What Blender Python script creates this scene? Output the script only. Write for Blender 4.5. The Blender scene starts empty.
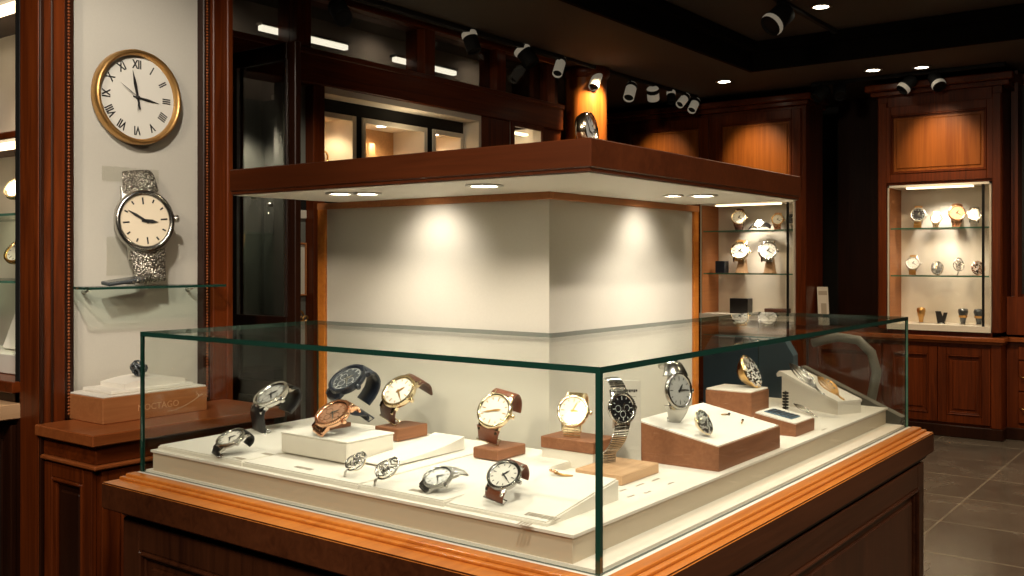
import bpy, bmesh, math, random
from mathutils import Vector, Matrix
random.seed(7)
sc = bpy.context.scene
COL = sc.collection
PI = math.pi
# ------------------------------------------------------------------ materials
def newmat(name):
    m = bpy.data.materials.new(name); m.use_nodes = True
    nt = m.node_tree
    return m, nt, nt.nodes['Principled BSDF'], nt.nodes, nt.links
def plain(name, col, rough=.5, metal=0, coat=0, emit=None, es=0, bump=0, bscale=60, var=.0):
    m, nt, b, N, L = newmat(name)
    b.inputs['Base Color'].default_value = (*col, 1)
    b.inputs['Roughness'].default_value = rough
    b.inputs['Metallic'].default_value = metal
    b.inputs['Coat Weight'].default_value = coat
    if emit:
        b.inputs['Emission Color'].default_value = (*emit, 1); b.inputs['Emission Strength'].default_value = es
    if bump or var:
        tc = N.new('ShaderNodeTexCoord'); nz = N.new('ShaderNodeTexNoise'); nz.inputs['Scale'].default_value = bscale
        nz.inputs['Detail'].default_value = 4
        L.new(tc.outputs['Object'], nz.inputs['Vector'])
        if bump:
            bp = N.new('ShaderNodeBump'); bp.inputs['Strength'].default_value = bump; bp.inputs['Distance'].default_value = .01
            L.new(nz.outputs['Fac'], bp.inputs['Height']); L.new(bp.outputs['Normal'], b.inputs['Normal'])
        if var:
            mx = N.new('ShaderNodeMix'); mx.data_type = 'RGBA'
            mx.inputs[6].default_value = (*[c*(1-var) for c in col], 1); mx.inputs[7].default_value = (*[min(1, c*(1+var)) for c in col], 1)
            L.new(nz.outputs['Fac'], mx.inputs[0]); L.new(mx.outputs[2], b.inputs['Base Color'])
    return m
def wood(name, dark, light, axis='z', rough=.36, coat=.08, scale=1.0):
    m, nt, b, N, L = newmat(name)
    tc = N.new('ShaderNodeTexCoord'); mp = N.new('ShaderNodeMapping')
    s = [34*scale]*3; s['xyz'.index(axis)] = 1.6*scale
    mp.inputs['Scale'].default_value = s
    L.new(tc.outputs['Object'], mp.inputs['Vector'])
    n1 = N.new('ShaderNodeTexNoise'); n1.inputs['Scale'].default_value = 1; n1.inputs['Detail'].default_value = 6; n1.inputs['Distortion'].default_value = 1.2
    L.new(mp.outputs['Vector'], n1.inputs['Vector'])
    mp2 = N.new('ShaderNodeMapping'); s2 = [4*scale]*3; s2['xyz'.index(axis)] = .7*scale
    mp2.inputs['Scale'].default_value = s2
    L.new(tc.outputs['Object'], mp2.inputs['Vector'])
    n2 = N.new('ShaderNodeTexNoise'); n2.inputs['Scale'].default_value = 1; n2.inputs['Detail'].default_value = 3
    L.new(mp2.outputs['Vector'], n2.inputs['Vector'])
    ad = N.new('ShaderNodeMath'); ad.operation = 'MULTIPLY_ADD'; ad.inputs[1].default_value = .55
    L.new(n1.outputs['Fac'], ad.inputs[0])
    ml = N.new('ShaderNodeMath'); ml.operation = 'MULTIPLY'; ml.inputs[1].default_value = .5
    L.new(n2.outputs['Fac'], ml.inputs[0]); L.new(ml.outputs[0], ad.inputs[2])
    cr = N.new('ShaderNodeValToRGB')
    cr.color_ramp.elements[0].position = .34; cr.color_ramp.elements[0].color = (*dark, 1)
    cr.color_ramp.elements[1].position = .72; cr.color_ramp.elements[1].color = (*light, 1)
    L.new(ad.outputs[0], cr.inputs['Fac']); L.new(cr.outputs['Color'], b.inputs['Base Color'])
    b.inputs['Specular IOR Level'].default_value = .22
    b.inputs['Roughness'].default_value = rough; b.inputs['Coat Weight'].default_value = coat; b.inputs['Coat Roughness'].default_value = .15
    bp = N.new('ShaderNodeBump'); bp.inputs['Strength'].default_value = .06; bp.inputs['Distance'].default_value = .004
    L.new(n1.outputs['Fac'], bp.inputs['Height']); L.new(bp.outputs['Normal'], b.inputs['Normal'])
    return m
def glassmat(name, tint=(.955, .975, .965), refl=.6, rough=.0):
    m, nt, b, N, L = newmat(name); N.remove(b)
    out = N['Material Output']
    tr = N.new('ShaderNodeBsdfTransparent'); tr.inputs['Color'].default_value = (*tint, 1)
    gl = N.new('ShaderNodeBsdfGlossy'); gl.inputs['Roughness'].default_value = rough; gl.inputs['Color'].default_value = (1, 1, 1, 1)
    fr = N.new('ShaderNodeFresnel'); fr.inputs['IOR'].default_value = 1.45
    mu = N.new('ShaderNodeMath'); mu.operation = 'MULTIPLY'; mu.inputs[1].default_value = refl
    ge = N.new('ShaderNodeNewGeometry'); mi_ = N.new('ShaderNodeMapRange'); mi_.inputs[3].default_value = 1.45; mi_.inputs[4].default_value = 1/1.45
    L.new(ge.outputs['Backfacing'], mi_.inputs[0]); L.new(mi_.outputs[0], fr.inputs['IOR'])   # same reflection from either side of the pane
    mx = N.new('ShaderNodeMixShader')
    L.new(fr.outputs[0], mu.inputs[0]); L.new(mu.outputs[0], mx.inputs['Fac'])
    L.new(tr.outputs[0], mx.inputs[1]); L.new(gl.outputs[0], mx.inputs[2]); L.new(mx.outputs[0], out.inputs['Surface'])
    return m
M = {}
MD, ML = (.046, .0080, .0015), (.175, .034, .0055)
M['mz'] = wood('mahogany_upright', MD, ML, 'z')
M['mx'] = wood('mahogany_along_wall', MD, ML, 'x')
M['my'] = wood('mahogany_across', MD, ML, 'y')
M['dz'] = wood('dark_mahogany', (.014, .0040, .0018), (.036, .0105, .0042), 'z')
M['dx'] = wood('dark_mahogany_long', (.014, .0040, .0018), (.036, .0105, .0042), 'x')
M['canx'] = wood('canopy_wood', (.046, .0105, .003), (.090, .0215, .006), 'x', .34, .1)
M['cany'] = wood('canopy_wood_y', (.046, .0105, .003), (.090, .0215, .006), 'y', .34, .1)
M['ctx'] = wood('counter_top_wood', (.38, .105, .015), (.60, .21, .034), 'x', .3, .2)
M['cty'] = wood('counter_top_wood_y', (.30, .078, .014), (.48, .165, .032), 'y', .28, .4)
M['ldg'] = wood('ledge_wood', (.20, .050, .013), (.34, .098, .026), 'x', .3, .3)
M['fas'] = wood('counter_fascia_wood', (.040, .011, .004), (.095, .028, .010), 'x', .36, .1)
M['cz'] = wood('counter_wood', (.028, .0080, .0032), (.085, .026, .010), 'z')
M['cx'] = wood('counter_wood_long', (.028, .0080, .0032), (.085, .026, .010), 'x')
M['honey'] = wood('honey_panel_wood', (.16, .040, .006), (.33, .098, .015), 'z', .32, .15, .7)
M['box'] = wood('display_block_wood', (.20, .078, .036), (.31, .135, .066), 'x', .5, 0, 1.6)
M['boxl'] = wood('pale_block_wood', (.46, .27, .14), (.62, .40, .23), 'x', .5, 0, 1.6)
M['boxo'] = wood('orange_block_wood', (.32, .115, .038), (.44, .18, .065), 'x', .45, 0, 1.3)
M['cream'] = plain('cream_leatherette', (.80, .76, .68), .6, bump=.03, bscale=300)
M['cream2'] = plain('cream_edge', (.74, .69, .60), .6, bump=.03, bscale=300)
M['tanf'] = plain('tan_platform_face', (.58, .49, .37), .6)  # shade on the platform's front put into a darker tan
M['wall'] = plain('cream_fabric_panel', (.56, .53, .46), .75, bump=.04, bscale=160, var=.04)
M['niche'] = plain('cream_niche_lining', (.80, .74, .64), .7, var=.03, bscale=20)
M['tan'] = plain('warm_tan_lining', (.48, .27, .12), .55, bump=.05, bscale=90, var=.25)
M['soft'] = plain('canopy_soffit', (.72, .68, .60), .55)
M['black'] = plain('black_metal', (.010, .0095, .009), .7)
M['black'].node_tree.nodes['Principled BSDF'].inputs['Specular IOR Level'].default_value = .2
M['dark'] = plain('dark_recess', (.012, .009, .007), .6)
M['ceil'] = plain('ceiling_paint', (.050, .039, .028), .8, var=.1, bscale=3)
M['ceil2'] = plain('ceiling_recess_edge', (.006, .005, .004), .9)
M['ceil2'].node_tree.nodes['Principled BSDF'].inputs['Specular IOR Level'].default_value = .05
M['grey'] = plain('grey_interior', (.15, .155, .14), .6, var=.15, bscale=6)
M['steel'] = plain('steel', (.74, .73, .70), .16, 1)
M['steelb'] = plain('brushed_steel', (.60, .58, .54), .28, 1, bump=.1, bscale=400)
M['gold'] = plain('gold', (.86, .56, .23), .2, 1)
M['gold2'] = plain('aged_gold', (.62, .36, .13), .42, 1)
M['pgold'] = plain('pale_gold', (.88, .74, .50), .17, 1)
M['rose'] = plain('rose_gold', (.84, .49, .30), .2, 1)
M['white'] = plain('ivory_dial', (.78, .75, .67), .35, coat=.5)
M['dcream'] = plain('cream_dial', (.74, .64, .48), .4, coat=.4)
M['silv'] = plain('silver_dial', (.66, .66, .63), .25, .4, coat=.5)
M['bdial'] = plain('black_dial', (.012, .012, .014), .2, coat=.8)
M['ndial'] = plain('slate_dial', (.10, .115, .13), .25, .5, coat=.6)
M['rdial'] = plain('copper_dial', (.66, .36, .22), .3, .6, coat=.4)
M['ink'] = plain('black_ink', (.012, .011, .010), .5)
M['print'] = plain('grey_print', (.36, .31, .24), .7)
M['asilv'] = plain('aged_silver', (.46, .45, .42), .2, 1)
M['bleath'] = plain('black_leather', (.014, .013, .013), .35, bump=.2, bscale=200)
M['nleath'] = plain('navy_rubber', (.018, .022, .032), .3, bump=.1, bscale=200)
M['brleath'] = plain('brown_leather', (.17, .050, .020), .42, bump=.25, bscale=160)
M['dbleath'] = plain('dark_brown_leather', (.085, .028, .014), .4, bump=.25, bscale=160)
M['gem'] = plain('pave_stone', (.82, .80, .76), .08, .7)
M['gemd'] = plain('dark_pave_stone', (.03, .028, .026), .1, .4)
M['navy'] = plain('navy_fabric', (.075, .135, .19), .8, bump=.2, bscale=300)
M['gfab'] = plain('grey_fabric', (.19, .18, .155), .8, bump=.2, bscale=300)
M['garm'] = plain('pale_grey_arm', (.26, .25, .22), .4)
M['card'] = plain('pale_grey_card', (.50, .47, .41), .6)
M['emb'] = plain('lit_panel_warm', (.9, .8, .6), .6, emit=(1, .80, .50), es=3.2)
M['lamp'] = plain('lamp_lens', (1, .95, .85), .4, emit=(1, .88, .66), es=22)
M['lamp2'] = plain('lamp_lens_dim', (1, .95, .85), .4, emit=(1, .91, .76), es=6)
M['lin'] = plain('linear_lamp', (.8, .8, .8), .4, emit=(.95, .90, .80), es=2.2)  # glow standing in for strip lights reflected in the transom
M['trk'] = plain('track_lamp_white', (.62, .56, .46), .55, emit=(1, .88, .66), es=.10)  # faint glow imitates light caught on the housings' sides
M['edge'] = plain('green_glass_edge', (.010, .045, .032), .12, coat=.6)
M['edgel'] = plain('pale_green_glass_edge', (.09, .24, .17), .12, coat=.6)
M['glass'] = glassmat('case_glass', (.965, .980, .968), .55)
M['gclear'] = glassmat('clear_glass', (.965, .96, .945), .5)
M['gtop'] = glassmat('case_top_glass', (.955, .970, .955), .50)
M['gshelf'] = glassmat('shelf_glass', (.86, .93, .89), .6)
M['gdark'] = glassmat('smoked_glass', (.58, .56, .52), .8)
M['gtran'] = glassmat('transom_glass', (.62, .61, .57), .7)
M['acry'] = glassmat('acrylic', (.965, .965, .95), .6, .02)
M['paper'] = plain('paper', (.62, .58, .50), .7)
def floor_mat():
    m, nt, b, N, L = newmat('polished_stone_tile')
    tc = N.new('ShaderNodeTexCoord'); mp = N.new('ShaderNodeMapping')
    mp.inputs['Rotation'].default_value = (0, 0, PI/2)
    mp.inputs['Location'].default_value = (.098, .05, 0)
    L.new(tc.outputs['Object'], mp.inputs['Vector'])
    br = N.new('ShaderNodeTexBrick'); br.offset = 0; br.squash = 1
    br.inputs['Scale'].default_value = 1; br.inputs['Brick Width'].default_value = .667; br.inputs['Row Height'].default_value = .667
    br.inputs['Mortar Size'].default_value = .006; br.inputs['Mortar Smooth'].default_value = .1
    br.inputs['Color1'].default_value = (.150, .128, .104, 1); br.inputs['Color2'].default_value = (.118, .102, .083, 1)
    br.inputs['Mortar'].default_value = (.30, .26, .20, 1)
    L.new(mp.outputs['Vector'], br.inputs['Vector'])
    nz = N.new('ShaderNodeTexNoise'); nz.inputs['Scale'].default_value = 3.5; nz.inputs['Detail'].default_value = 7; nz.inputs['Distortion'].default_value = .8
    L.new(tc.outputs['Object'], nz.inputs['Vector'])
    mx = N.new('ShaderNodeMix'); mx.data_type = 'RGBA'; mx.blend_type = 'MULTIPLY'; mx.inputs[0].default_value = .7
    cr = N.new('ShaderNodeValToRGB'); cr.color_ramp.elements[0].position = .3; cr.color_ramp.elements[0].color = (.5, .5, .5, 1); cr.color_ramp.elements[1].position = .7
    L.new(nz.outputs['Fac'], cr.inputs['Fac'])
    L.new(br.outputs['Color'], mx.inputs[6]); L.new(cr.outputs['Color'], mx.inputs[7]); L.new(mx.outputs[2], b.inputs['Base Color'])
    mr = N.new('ShaderNodeMapRange'); mr.inputs[3].default_value = .16; mr.inputs[4].default_value = .34
    L.new(nz.outputs['Fac'], mr.inputs[0]); L.new(mr.outputs[0], b.inputs['Roughness'])
    b.inputs['Coat Weight'].default_value = .3; b.inputs['Coat Roughness'].default_value = .12
    return m
M['floor'] = floor_mat()
def meshband(name, c1, c2):
    m, nt, b, N, L = newmat(name)
    tc = N.new('ShaderNodeTexCoord'); vo = N.new('ShaderNodeTexVoronoi'); vo.inputs['Scale'].default_value = 120
    L.new(tc.outputs['Object'], vo.inputs['Vector'])
    cr = N.new('ShaderNodeValToRGB'); cr.color_ramp.elements[0].position = .15; cr.color_ramp.elements[0].color = (*c1, 1)
    cr.color_ramp.elements[1].position = .55; cr.color_ramp.elements[1].color = (*c2, 1)
    L.new(vo.outputs['Distance'], cr.inputs['Fac']); L.new(cr.outputs['Color'], b.inputs['Base Color'])
    b.inputs['Metallic'].default_value = .9; b.inputs['Roughness'].default_value = .3
    bp = N.new('ShaderNodeBump'); bp.inputs['Strength'].default_value = .6; bp.inputs['Distance'].default_value = .01; bp.invert = True
    L.new(vo.outputs['Distance'], bp.inputs['Height']); L.new(bp.outputs['Normal'], b.inputs['Normal'])
    return m
M['mesh'] = meshband('woven_steel', (.70, .66, .57), (.20, .18, .15))
# ------------------------------------------------------------------ mesh helpers
ORG = {}
class MB:
    def __init__(s): s.bm = bmesh.new()
    def _fin(s, vs, mi, Mx=None):
        if Mx is not None: bmesh.ops.transform(s.bm, matrix=Mx, verts=vs)
        fs = set(f for v in vs for f in v.link_faces)
        for f in fs: f.material_index = mi
    def box(s, x0, x1, y0, y1, z0, z1, bev=0, mi=0, Mx=None, seg=1):
        b = bmesh.new()
        r = bmesh.ops.create_cube(b, size=1)
        for v in r['verts']:
            v.co = Vector(((x0+x1)/2+v.co.x*abs(x1-x0), (y0+y1)/2+v.co.y*abs(y1-y0), (z0+z1)/2+v.co.z*abs(z1-z0)))
        if bev > 0:
            bmesh.ops.bevel(b, geom=list(b.edges), offset=bev, segments=seg, profile=.5, affect='EDGES')
        return s.merge(b, mi, Mx)
    def merge(s, b, mi=0, Mx=None):
        mp = {}
        for v in b.verts: mp[v] = s.bm.verts.new(Mx @ v.co if Mx is not None else v.co)
        for f in b.faces:
            try:
                nf = s.bm.faces.new([mp[v] for v in f.verts]); nf.material_index = mi; nf.smooth = f.smooth
            except ValueError: pass
        b.free(); return s
    def prism(s, poly, z0, z1, Mx=None, mi=0, mi_side=None):
        n = len(poly)
        lo = [s.bm.verts.new((p[0], p[1], z0)) for p in poly]; hi = [s.bm.verts.new((p[0], p[1], z1)) for p in poly]
        fs = [s.bm.faces.new(lo[::-1]), s.bm.faces.new(hi)]
        for f in fs: f.material_index = mi
        for i in range(n):
            f = s.bm.faces.new((lo[i], lo[(i+1) % n], hi[(i+1) % n], hi[i])); f.material_index = mi if mi_side is None else mi_side
        if Mx is not None: bmesh.ops.transform(s.bm, matrix=Mx, verts=lo+hi)
        return s
    def poly8(s, bot, top, mi=0):     # hexahedron from four bottom and four top points
        lo = [s.bm.verts.new(p) for p in bot]; hi = [s.bm.verts.new(p) for p in top]
        for q in ([lo[::-1], hi] + [[lo[i], lo[(i+1) % 4], hi[(i+1) % 4], hi[i]] for i in range(4)]):
            f = s.bm.faces.new(q); f.material_index = mi
        return s
    def lathe(s, prof, seg=32, Mx=None, mi=0, smooth=True, sx=1, sy=1):
        rings = []
        for (r, z) in prof:
            if r < 1e-6: rings.append([s.bm.verts.new((0, 0, z))])
            else: rings.append([s.bm.verts.new((r*math.cos(2*PI*i/seg)*sx, r*math.sin(2*PI*i/seg)*sy, z)) for i in range(seg)])
        for a, b in zip(rings, rings[1:]):
            for i in range(seg):
                j = (i+1) % seg
                if len(a) == 1 and len(b) == 1: continue
                if len(a) == 1: q = (a[0], b[i], b[j])
                elif len(b) == 1: q = (a[i], b[0], a[j])
                else: q = (a[i], b[i], b[j], a[j])
                f = s.bm.faces.new(q); f.smooth = smooth; f.material_index = mi
        if Mx is not None: bmesh.ops.transform(s.bm, matrix=Mx, verts=[v for r in rings for v in r])
        return s
    def tube(s, pts, r, seg=8, mi=0, closed=False, Mx=None, taper=None):
        pts = [Vector(p) for p in pts]; n = len(pts); rings = []
        up = Vector((0, 0, 1)); prev = None
        for i, p in enumerate(pts):
            if closed: t = pts[(i+1) % n]-pts[i-1]
            else: t = pts[min(i+1, n-1)]-pts[max(i-1, 0)]
            t.normalize()
            if prev is None:
                a = t.cross(up)
                if a.length < .05: a = t.cross(Vector((1, 0, 0)))
            else: a = prev-t*prev.dot(t)
            a.normalize(); prev = a; b = t.cross(a)
            rr = r*(taper(i/(n-1)) if taper else 1)
            rings.append([s.bm.verts.new(p+(a*math.cos(2*PI*k/seg)+b*math.sin(2*PI*k/seg))*rr) for k in range(seg)])
        m = n if closed else n-1
        for i in range(m):
            A, B = rings[i], rings[(i+1) % n]
            for k in range(seg):
                f = s.bm.faces.new((A[k], A[(k+1) % seg], B[(k+1) % seg], B[k])); f.smooth = True; f.material_index = mi
        if not closed:
            for q in (rings[0][::-1], rings[-1]):
                f = s.bm.faces.new(q); f.material_index = mi
        if Mx is not None: bmesh.ops.transform(s.bm, matrix=Mx, verts=[v for r_ in rings for v in r_])
        return s
    def ribbon(s, path, w0, w1, t, mi=0, Mx=None):   # strap swept in the local yz plane, width along x
        n = len(path); rings = []
        for i, (y, z) in enumerate(path):
            a = path[max(i-1, 0)]; b = path[min(i+1, n-1)]
            ty, tz = b[0]-a[0], b[1]-a[1]; l = math.hypot(ty, tz) or 1
            ny, nz = -tz/l, ty/l
            w = (w0+(w1-w0)*i/(n-1))/2; h = t/2
            ring = []
            for (u, v) in ((-w, -.4*h), (-w+.6*h, -h), (w-.6*h, -h), (w, -.4*h), (w, .4*h), (w-.6*h, h), (0, 1.25*h), (-w+.6*h, h), (-w, .4*h)):
                ring.append(s.bm.verts.new((u, y+ny*v, z+nz*v)))
            rings.append(ring)
        k = 9
        for A, B in zip(rings, rings[1:]):
            for i in range(k):
                f = s.bm.faces.new((A[i], A[(i+1) % k], B[(i+1) % k], B[i])); f.smooth = True; f.material_index = mi
        for q in (rings[0][::-1], rings[-1]): s.bm.faces.new(q).material_index = mi
        if Mx is not None: bmesh.ops.transform(s.bm, matrix=Mx, verts=[v for r_ in rings for v in r_])
        return s
    def ico(s, c, r, sub=1, mi=0, sc3=(1, 1, 1), Mx=None):
        b = bmesh.new(); bmesh.ops.create_icosphere(b, subdivisions=sub, radius=r)
        for v in b.verts: v.co = Vector((v.co.x*sc3[0]+c[0], v.co.y*sc3[1]+c[1], v.co.z*sc3[2]+c[2]))
        for f in b.faces: f.smooth = True
        return s.merge(b, mi, Mx)
    def text(s, body, size, Mx, depth=.001, mi=0, align='CENTER', bold=0):
        cu = bpy.data.curves.new('t', 'FONT'); cu.body = body; cu.size = size; cu.extrude = depth; cu.align_x = align; cu.align_y = 'CENTER'; cu.resolution_u = 3; cu.offset = bold
        o = bpy.data.objects.new('t', cu); COL.objects.link(o)
        bpy.context.view_layer.update()
        me = bpy.data.meshes.new_from_object(o.evaluated_get(bpy.context.evaluated_depsgraph_get()))
        b = bmesh.new(); b.from_mesh(me); s.merge(b, mi, Mx)
        bpy.data.objects.remove(o); bpy.data.curves.remove(cu); bpy.data.meshes.remove(me)
        return s
    def zmin(s): return min(v.co.z for v in s.bm.verts)
    def build(s, name, mat, parent=None, origin=None, label=None):
        me = bpy.data.meshes.new(name)
        bmesh.ops.recalc_face_normals(s.bm, faces=s.bm.faces)
        if parent is not None: org = ORG[parent.name]
        elif origin is not None: org = Vector(origin)
        else:
            xs = [v.co for v in s.bm.verts]
            org = Vector(((min(c.x for c in xs)+max(c.x for c in xs))/2, (min(c.y for c in xs)+max(c.y for c in xs))/2, min(c.z for c in xs)))
        bmesh.ops.translate(s.bm, verts=s.bm.verts, vec=-org)
        s.bm.to_mesh(me); s.bm.free()
        for m in (mat if isinstance(mat, (list, tuple)) else [mat]): me.materials.append(m)
        o = bpy.data.objects.new(name, me); COL.objects.link(o)
        if parent is not None: o.parent = parent
        else: o.location = org
        ORG[o.name] = org
        if label: o['label'] = label
        return o
def tag(o, label=None, cat=None, group=None, kind=None):
    if label: o['label'] = label
    if cat: o['category'] = cat
    if group: o['group'] = group
    if kind: o['kind'] = kind
    return o
def thing(name, label, cat, loc, group=None):
    o = bpy.data.objects.new(name, None); o.empty_display_size = .05; COL.objects.link(o); o.location = loc
    ORG[o.name] = Vector(loc)
    return tag(o, label, cat, group)
def struct(name, mb, mat): return tag(mb.build(name, mat), kind='structure')
def copy_tree(o, parent=None, n=0):
    c = o.copy(); COL.objects.link(c); ORG[c.name] = ORG[o.name]
    if parent is not None: c.parent = parent
    for ch in list(o.children): copy_tree(ch, c)
    return c
def fbox(mb, ax, c, u0, u1, o0, o1, z0, z1, bev=0, mi=0):
    if ax == 'x': mb.box(c-o1, c-o0, u0, u1, z0, z1, bev, mi)
    else: mb.box(u0, u1, c-o1, c-o0, z0, z1, bev, mi)
    return mb
def ring4(mb, ax, c, u0, u1, z0, z1, w, o0, o1, bev=.003):
    fbox(mb, ax, c, u0, u0+w, o0, o1, z0, z1, bev); fbox(mb, ax, c, u1-w, u1, o0, o1, z0, z1, bev)
    fbox(mb, ax, c, u0+w, u1-w, o0, o1, z0, z0+w, bev); fbox(mb, ax, c, u0+w, u1-w, o0, o1, z1-w, z1, bev)
    return mb
def fpanel(parent, ax, c, u0, u1, z0, z1, w, name, fm, pm, t=.022):
    m = MB(); ring4(m, ax, c, u0, u1, z0, z1, w, 0, t)
    ring4(m, ax, c, u0+w, u1-w, z0+w, z1-w, .014, 0, t*1.35, .005)
    ring4(m, ax, c, u0+w+.014, u1-w-.014, z0+w+.014, z1-w-.014, .010, 0, t*.7, .003)
    d = m.build(name, fm, parent)
    p = MB(); fbox(p, ax, c, u0+w*.9, u1-w*.9, .0, t*.25, z0+w*.9, z1-w*.9)
    i = w+.045
    if u1-u0 > 2.4*i and z1-z0 > 2.4*i: fbox(p, ax, c, u0+i, u1-i, .002, t*.62, z0+i, z1-i, .007)
    p.build('panel', pm, d)
    return d
def spot(loc, tgt, e, ang=60, blend=.6, col=(1, .83, .60), r=.03, name='lamp_light'):
    l = bpy.data.lights.new(name, 'SPOT'); l.energy = e; l.spot_size = math.radians(ang); l.spot_blend = blend; l.color = col; l.shadow_soft_size = r
    o = bpy.data.objects.new(name, l); COL.objects.link(o); o.location = loc
    o.rotation_euler = (Vector(tgt)-Vector(loc)).to_track_quat('-Z', 'Y').to_euler(); return o
def area(loc, tgt, e, sx, sy, col=(1, .83, .60), name='lamp_light'):
    l = bpy.data.lights.new(name, 'AREA'); l.shape = 'RECTANGLE'; l.size = sx; l.size_y = sy; l.energy = e; l.color = col
    o = bpy.data.objects.new(name, l); COL.objects.link(o); o.location = loc
    o.rotation_euler = (Vector(tgt)-Vector(loc)).to_track_quat('-Z', 'Y').to_euler(); return o
# camera basis, used only to describe which way the watches face
CAM = Vector((-1.730, -1.078, 1.5))
FW = Vector((.798, .6027, 0)); RT = Vector((.6027, -.798, 0)); UP = Vector((0, 0, 1))
def cv(r, u, t): return RT*r+UP*u-FW*t
# ------------------------------------------------------------------ camera
cam = bpy.data.cameras.new('camera'); cam.sensor_width = 36; cam.lens = 976/1024*36; cam.shift_y = -27/1024; cam.clip_start = .05
co = bpy.data.objects.new('camera', cam); COL.objects.link(co); co.location = CAM
co.rotation_euler = (PI/2, 0, math.atan2(.6027, .798)-PI/2); sc.camera = co
# ------------------------------------------------------------------ room shell
struct('floor', MB().box(-4, 8.6, -4.2, 4.7, -.1, 0), M['floor'])
m = MB()
m.box(-4, 6.18, 2.34, 4.7, 3.12, 3.5); m.box(6.18, 8.6, -4.2, 4.7, 3.12, 3.5)
m.box(-4, 6.18, -4.2, 2.34, 3.35, 3.5)
struct('ceiling', m, M['ceil'])
m = MB(); m.box(-4, 6.18, 2.30, 2.339, 3.115, 3.345, .004); m.box(6.14, 6.179, -4.2, 2.30, 3.115, 3.345, .004)
m.box(-4, 6.14, 2.22, 2.30, 3.27, 3.345, .004); m.box(6.06, 6.14, -4.2, 2.22, 3.27, 3.345, .004)
struct('trim_1', m, M['ceil2'])
struct('wall_left', MB().box(4.86, 8.6, 4.55, 4.7, 0, 3.12).box(4.86, 4.96, 3.5, 4.55, 0, 3.12).box(-4, .10, 3.95, 4.1, 0, 3.12), M['dz'])
struct('wall_back', MB().box(8.5, 8.6, -4.2, 4.55, 0, 3.12), M['dark'])
struct('wall_right', MB().box(-4, 8.5, -4.2, -4.1, 0, 3.35), M['dz'])
struct('wall_front', MB().box(-4, -3.9, -4.1, 3.95, 0, 3.35), M['dz'])
# ------------------------------------------------------------------ sales counter with glass case
LY, LX = 1.69, 2.31          # extents of the counter along y and x
cn = thing('sales_counter', 'large corner sales counter in dark mahogany with orange wooden top, under the glass case', 'counter', (1.1, .8, 0))
m = MB().box(-.055, LX-.02, -.05, LY-.02, 0, .753)
m.build('carcass', M['cz'], cn)
m = MB(); m.prism([(-.125, -.095), (LX, -.095), (LX, LY), (-.125, LY)], .753, .832)
bmesh.ops.bevel(m.bm, geom=[e for e in m.bm.edges], offset=.004, segments=2, affect='EDGES')
for f in m.bm.faces: f.material_index = 1 if f.normal.z > .5 else 0
m.bm.normal_update()
for f in m.bm.faces: f.material_index = 1 if f.normal.z > .5 else 0
m.build('counter_top', [M['fas'], M['ctx']], cn, label='orange polished top with dark edge')
# moulding that holds the glass
m = MB()
m.box(-.050, -.012, -.050, LY-.005, .831, .8465, .005, seg=2); m.box(-.012, LX-.002, -.050, -.012, .831, .8465, .005, seg=2)
m.box(-.068, -.050, -.068, LY-.002, .831, .8395, .003, seg=2); m.box(-.050, LX-.001, -.068, -.050, .831, .8395, .003, seg=2)
m.build('glazing_bead', M['ctx'], cn, label='orange stepped bead at the foot of the glass')
MB().box(-.012, LX-.004, -.012, LY-.004, .832, .8435).build('case_deck', M['cream'], cn)
fpanel(cn, 'x', -.055, .02, LY-.04, .09, .722, .085, 'side_panel', M['cz'], M['cz'])
fpanel(cn, 'y', -.05, .03, LX-.06, .09, .722, .085, 'side_panel', M['cx'], M['cz'])
m = MB().box(-.085, -.055, -.08, LY-.02, 0, .085, .006).box(-.085, LX-.01, -.08, -.05, 0, .085, .006).build('plinth', M['dx'], cn)
m = MB().box(-.075, -.055, -.07, LY-.02, .726, .753, .006).box(-.075, LX-.01, -.07, -.05, .726, .753, .006).build('cornice_moulding', M['dx'], cn)
# glass
gc = thing('glass_case', 'clear frameless glass case with dark green edges over the watches', 'glass case', (1.1, .3, .85))
GT = 1.2795; g = .008
def pane(name, x0, x1, y0, y1, z0, z1, mat):
    m = MB().box(x0, x1, y0, y1, z0, z1)
    m.bm.normal_update()
    d = [x1-x0, y1-y0, z1-z0]; k = d.index(min(d))
    for f in m.bm.faces: f.material_index = 0 if abs(f.normal[k]) > .9 else 1
    return m.build(name, [mat, M['edge'], M['edgel']], gc)
pane('front_pane', 0, g, 0, 1.677, .8445, GT-.014, M['glass'])
pane('front_pane', g, 2.294, 0, g, .8445, GT-.014, M['glass'])
pane('end_pane', g, .72, 1.677-g, 1.677, .8445, GT-.014, M['glass'])
pane('end_pane', 2.294-g, 2.294, g, .62, .8445, GT-.014, M['glass'])
m = MB(); m.prism([(-.002, -.002), (2.296, -.002), (2.296, .62), (.72, .62), (.72, 1.679), (-.002, 1.679)], GT-.014, GT, mi=0, mi_side=1)
m.build('top_pane', [M['gtop'], M['edge']], gc)
for (a, b, c, d, e) in ((-.002, .0095, -.002, .0095, 'edge'), (-.0015, .004, 1.674, 1.679, 'edge'), (2.291, 2.297, -.0015, .006, 'edgel')):
    MB().box(a, b, c, d, .8445, GT-.014).build('edge_joint', M[e], gc, label='dark green glued glass corner edge')
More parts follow.
